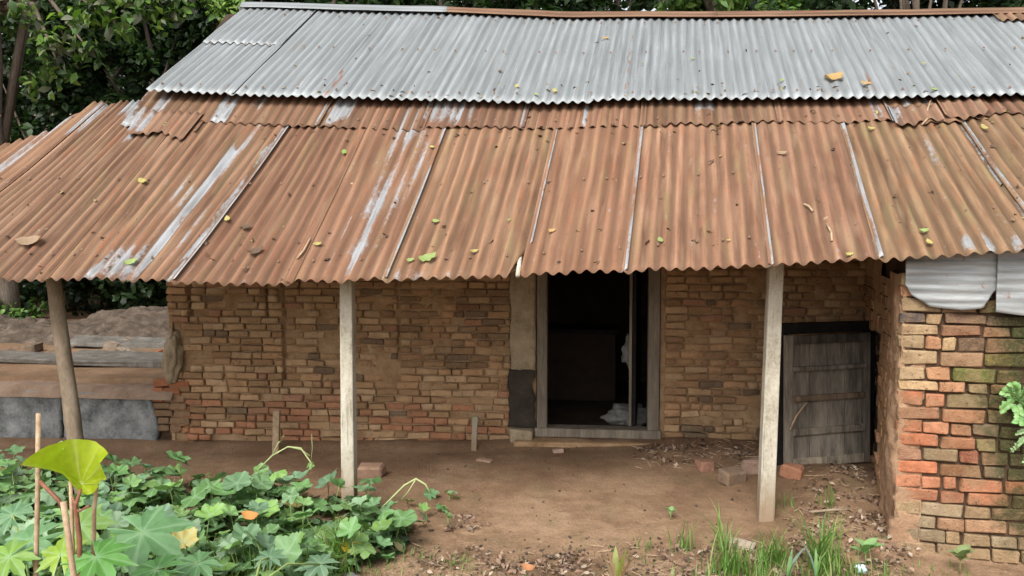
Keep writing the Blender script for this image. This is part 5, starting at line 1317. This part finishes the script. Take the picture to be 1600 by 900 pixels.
# ---- leaves fallen on the roofs
roofleaf = []
for s in range(3):
    V = []; n = 6; rs = random.Random(s)
    for i in range(n+1):
        t = i/n-.5; w = .28*math.sqrt(max(0, 1-(2*t)**2))*(1+.2*rs.uniform(-1, 1)); cz = .25*(2*t)**2*rs.choice((1, .5))
        V += [(-w, t, cz+.1*rs.random()), (0, t, cz), (w, t, cz+.12*rs.random())]
    me = fastmesh('fallen_leaf', V, [(3*i+j, 3*i+j+1, 3*i+j+4, 3*i+j+3) for i in range(n) for j in range(2)], {'vein': [0]*len(V)}, smooth=True); me.materials.append(M['dryobj']); roofleaf.append(me)
Yl, Gr, Br, Or, Pl = (.42, .36, .12), (.28, .36, .12), (.13, .08, .05), (.45, .29, .12), (.32, .22, .14)
LS = [(945, 60, 14, Or, 'up', 'small orange-tan leaf high on the grey roof above the doorway'), (1302, 122, 36, Or, 'up', 'largest tan leaf on the grey roof, near its lower edge'), (1353, 131, 18, Or, 'up', 'curled orange leaf right of the large tan leaf'),
 (1082, 92, 8, Gr, 'up', 'tiny green leaf in mid grey roof right of the doorway'), (1460, 140, 12, Gr, 'up', 'pale green leaf on the grey roof edge above the torn sheets'), (1443, 99, 8, Yl, 'up', 'tiny yellow leaf on the right part of the grey roof'),
 (1221, 126, 10, Gr, 'up', 'small green leaf on the grey roof edge left of the large tan leaf'), (867, 143, 14, Yl, 'up', 'yellowish leaf on the grey roof edge above the doorway'), (808, 136, 12, Yl, 'up', 'pale leaf at the grey roof edge left of the doorway'), (838, 148, 10, Gr, 'up', 'small green-grey leaf at the very edge of the grey roof'),
 (260, 195, 16, Gr, 'lo', 'yellow-green leaf on the torn rusty sheet at top left'), (205, 410, 22, Gr, 'lo', 'light green leaf near the eave on the silver-streaked sheet'), (223, 284, 20, Yl, 'lo', 'olive-yellow leaf beside the long seam at left'), (47, 378, 42, Pl, 'lo', 'large curled tan leaf near the eave at far left'),
 (355, 343, 14, Yl, 'lo', 'small yellow leaf just right of the broad silver streaks'), (538, 239, 16, (.2, .3, .07), 'lo', 'dark green leaf high on the rusty roof left of centre'), (496, 382, 16, Yl, 'lo', 'small yellow leaf near the eave above the concrete post'), (675, 230, 10, Yl, 'lo', 'tiny yellow leaf beside the white seam'),
 (681, 346, 14, Gr, 'lo', 'round green leaf in the middle of the rusty roof'), (668, 404, 34, Gr, 'lo', 'largest light green leaf near the eave left of the torn corner'), (641, 407, 14, Gr, 'lo', 'small green leaf just left of the largest green leaf'), (741, 393, 15, Yl, 'lo', 'yellow-green leaf left of the torn corner'), (795, 344, 8, (.25, .3, .1), 'lo', 'tiny olive leaf above the torn corner'),
 (862, 361, 14, Or, 'lo', 'orange leaf on the rusty roof above the doorway'), (1032, 376, 14, Gr, 'lo', 'bright green leaf on the rusty roof right of the doorway'), (1111, 253, 12, Br, 'lo', 'small brown leaf high on the rusty roof right of the doorway'), (1138, 376, 8, Yl, 'lo', 'tiny yellow leaf near the eave left of the leaning post'),
 (1221, 240, 18, Pl, 'lo', 'pinkish-tan leaf high on the rusty roof above the small door'), (1361, 201, 11, Yl, 'lo', 'yellow leaf at the lap of the sheets near the torn edge'), (1538, 200, 16, Yl, 'lo', 'long yellow leaf at far right of the rusty roof'), (1327, 398, 13, Yl, 'lo', 'yellow leaf at the eave above the small door'), (1443, 361, 16, Gr, 'lo', 'bright green leaf on the rusty roof above the brick room'), (1452, 379, 13, Yl, 'lo', 'yellowish leaf just below the bright green leaf above the brick room'),
 (1552, 229, 11, Br, 'lo', 'small brown leaf below the long yellow leaf'), (400, 393, 26, Br, 'lo', 'dark brown curled leaf near the eave right of the silver streaks'), (385, 355, 18, Br, 'lo', 'brown leaf above the dark curled leaf')]
for (u, v, s, c, w, lab) in LS:
    surf = (lambda X, Y: up_z(X, Y)+.018) if w == 'up' else (lambda X, Y: low_z(X, Y)+(.034 if Y < 6.22 else .052))
    p = hit(u, v, surf, 6.4 if w == 'up' else 4.6, 8.3 if w == 'up' else 6.7)
    d = (p-CAM).length; sz = s*d/F*.9
    o = link('fallen_leaf', roofleaf[rnd.randrange(3)]); slope = math.atan(.66 if w == 'up' else .78)
    o.matrix_basis = Matrix.Translation(p+Vector((0, 0, .003))) @ Matrix.Rotation(slope, 4, 'X') @ Matrix.Rotation(R(rnd.choice((75, 100, 60, 120, 20))), 4, 'Z') @ Matrix.Diagonal((sz, sz, sz*.8, 1)); o.color = (*c, 1)
    tag(o, lab, 'leaf', 'leaves fallen on the roofs')
for (pts, w, lab) in (([(1455, 155), (1449, 172), (1452, 183), (1440, 195)], 'lo', 'forked pale twig lying on the torn sheets at right'), ([(1292, 350), (1299, 363), (1300, 376)], 'lo', 'short curved twig near the eave above the small door'), ([(485, 372), (474, 392), (464, 404)], 'lo', 'straight dark twig near the eave left of the concrete post'), ([(1256, 319), (1264, 322), (1270, 330)], 'lo', 'thin twig on the rusty roof above the small door')):
    pp = [hit(u, v, lambda X, Y: low_z(X, Y)+(.036 if Y < 6.22 else .06), 4.6, 6.7) for u, v in pts]; m = MB(); m.tube(pp, .007, 6); tag(m.obj('twig', M['stick'], None, True), lab, 'twig', 'twigs on the rusty roof')
# orange and yellow leaves on the ground patch
for (u, v, z, s, c, lab) in ((392, 812, .2, .11, (.55, .25, .07), 'orange dead leaf lying on the vine leaves'), (550, 862, .04, .15, (.62, .42, .03), 'yellow dead leaf at the lower edge of the vine patch'), (825, 893, .02, .08, (.4, .18, .08), 'rust-brown leaf in the litter at the bottom centre')):
    p = atZ(u, v, z); o = link('fallen_leaf', roofleaf[1]); o.matrix_basis = Matrix.Translation(p+Vector((0, 0, .02))) @ Matrix.Rotation(R(35), 4, 'X') @ Matrix.Rotation(R(80), 4, 'Z') @ Matrix.Diagonal((s, s, s, 1)); o.color = (*c, 1); tag(o, lab, 'leaf')

# brown bits caught in the grooves of both roofs
cs = []
for _ in range(420):
    k = rnd.random()
    if k < .3: X = rnd.uniform(-2.6, 4.2); Y = rnd.uniform(6.46, 6.75) if rnd.random() < .6 else rnd.uniform(6.5, 8.2); Z = up_z(X, Y)+.008
    else:
        X = rnd.uniform(-4.2, 3.6); Y = rnd.choice((rnd.uniform(6.15, 6.28), rnd.uniform(4.95, 6.4), rnd.uniform(4.9, 5.4)))
        if X < -2.6 and Y > 5.6: continue
        Z = low_z(X, Y)+(.022 if Y < 6.22 else .045)
    cs.append((X, Y, Z))
V, Fq, C = leafcloud(620, cs, [.018]*len(cs), .03, [(.12, .07, .045), (.2, .12, .07), (.3, .2, .12), (.08, .05, .035), (.34, .28, .12)], seed=88, squash=.3, flat=.8)
tag(link('roof_litter', fastmesh('roof_litter', V, Fq, {'Col': C}), None, M['dry']), 'small brown leaf bits caught in the grooves of both roofs', 'leaf litter', None, 'stuff')
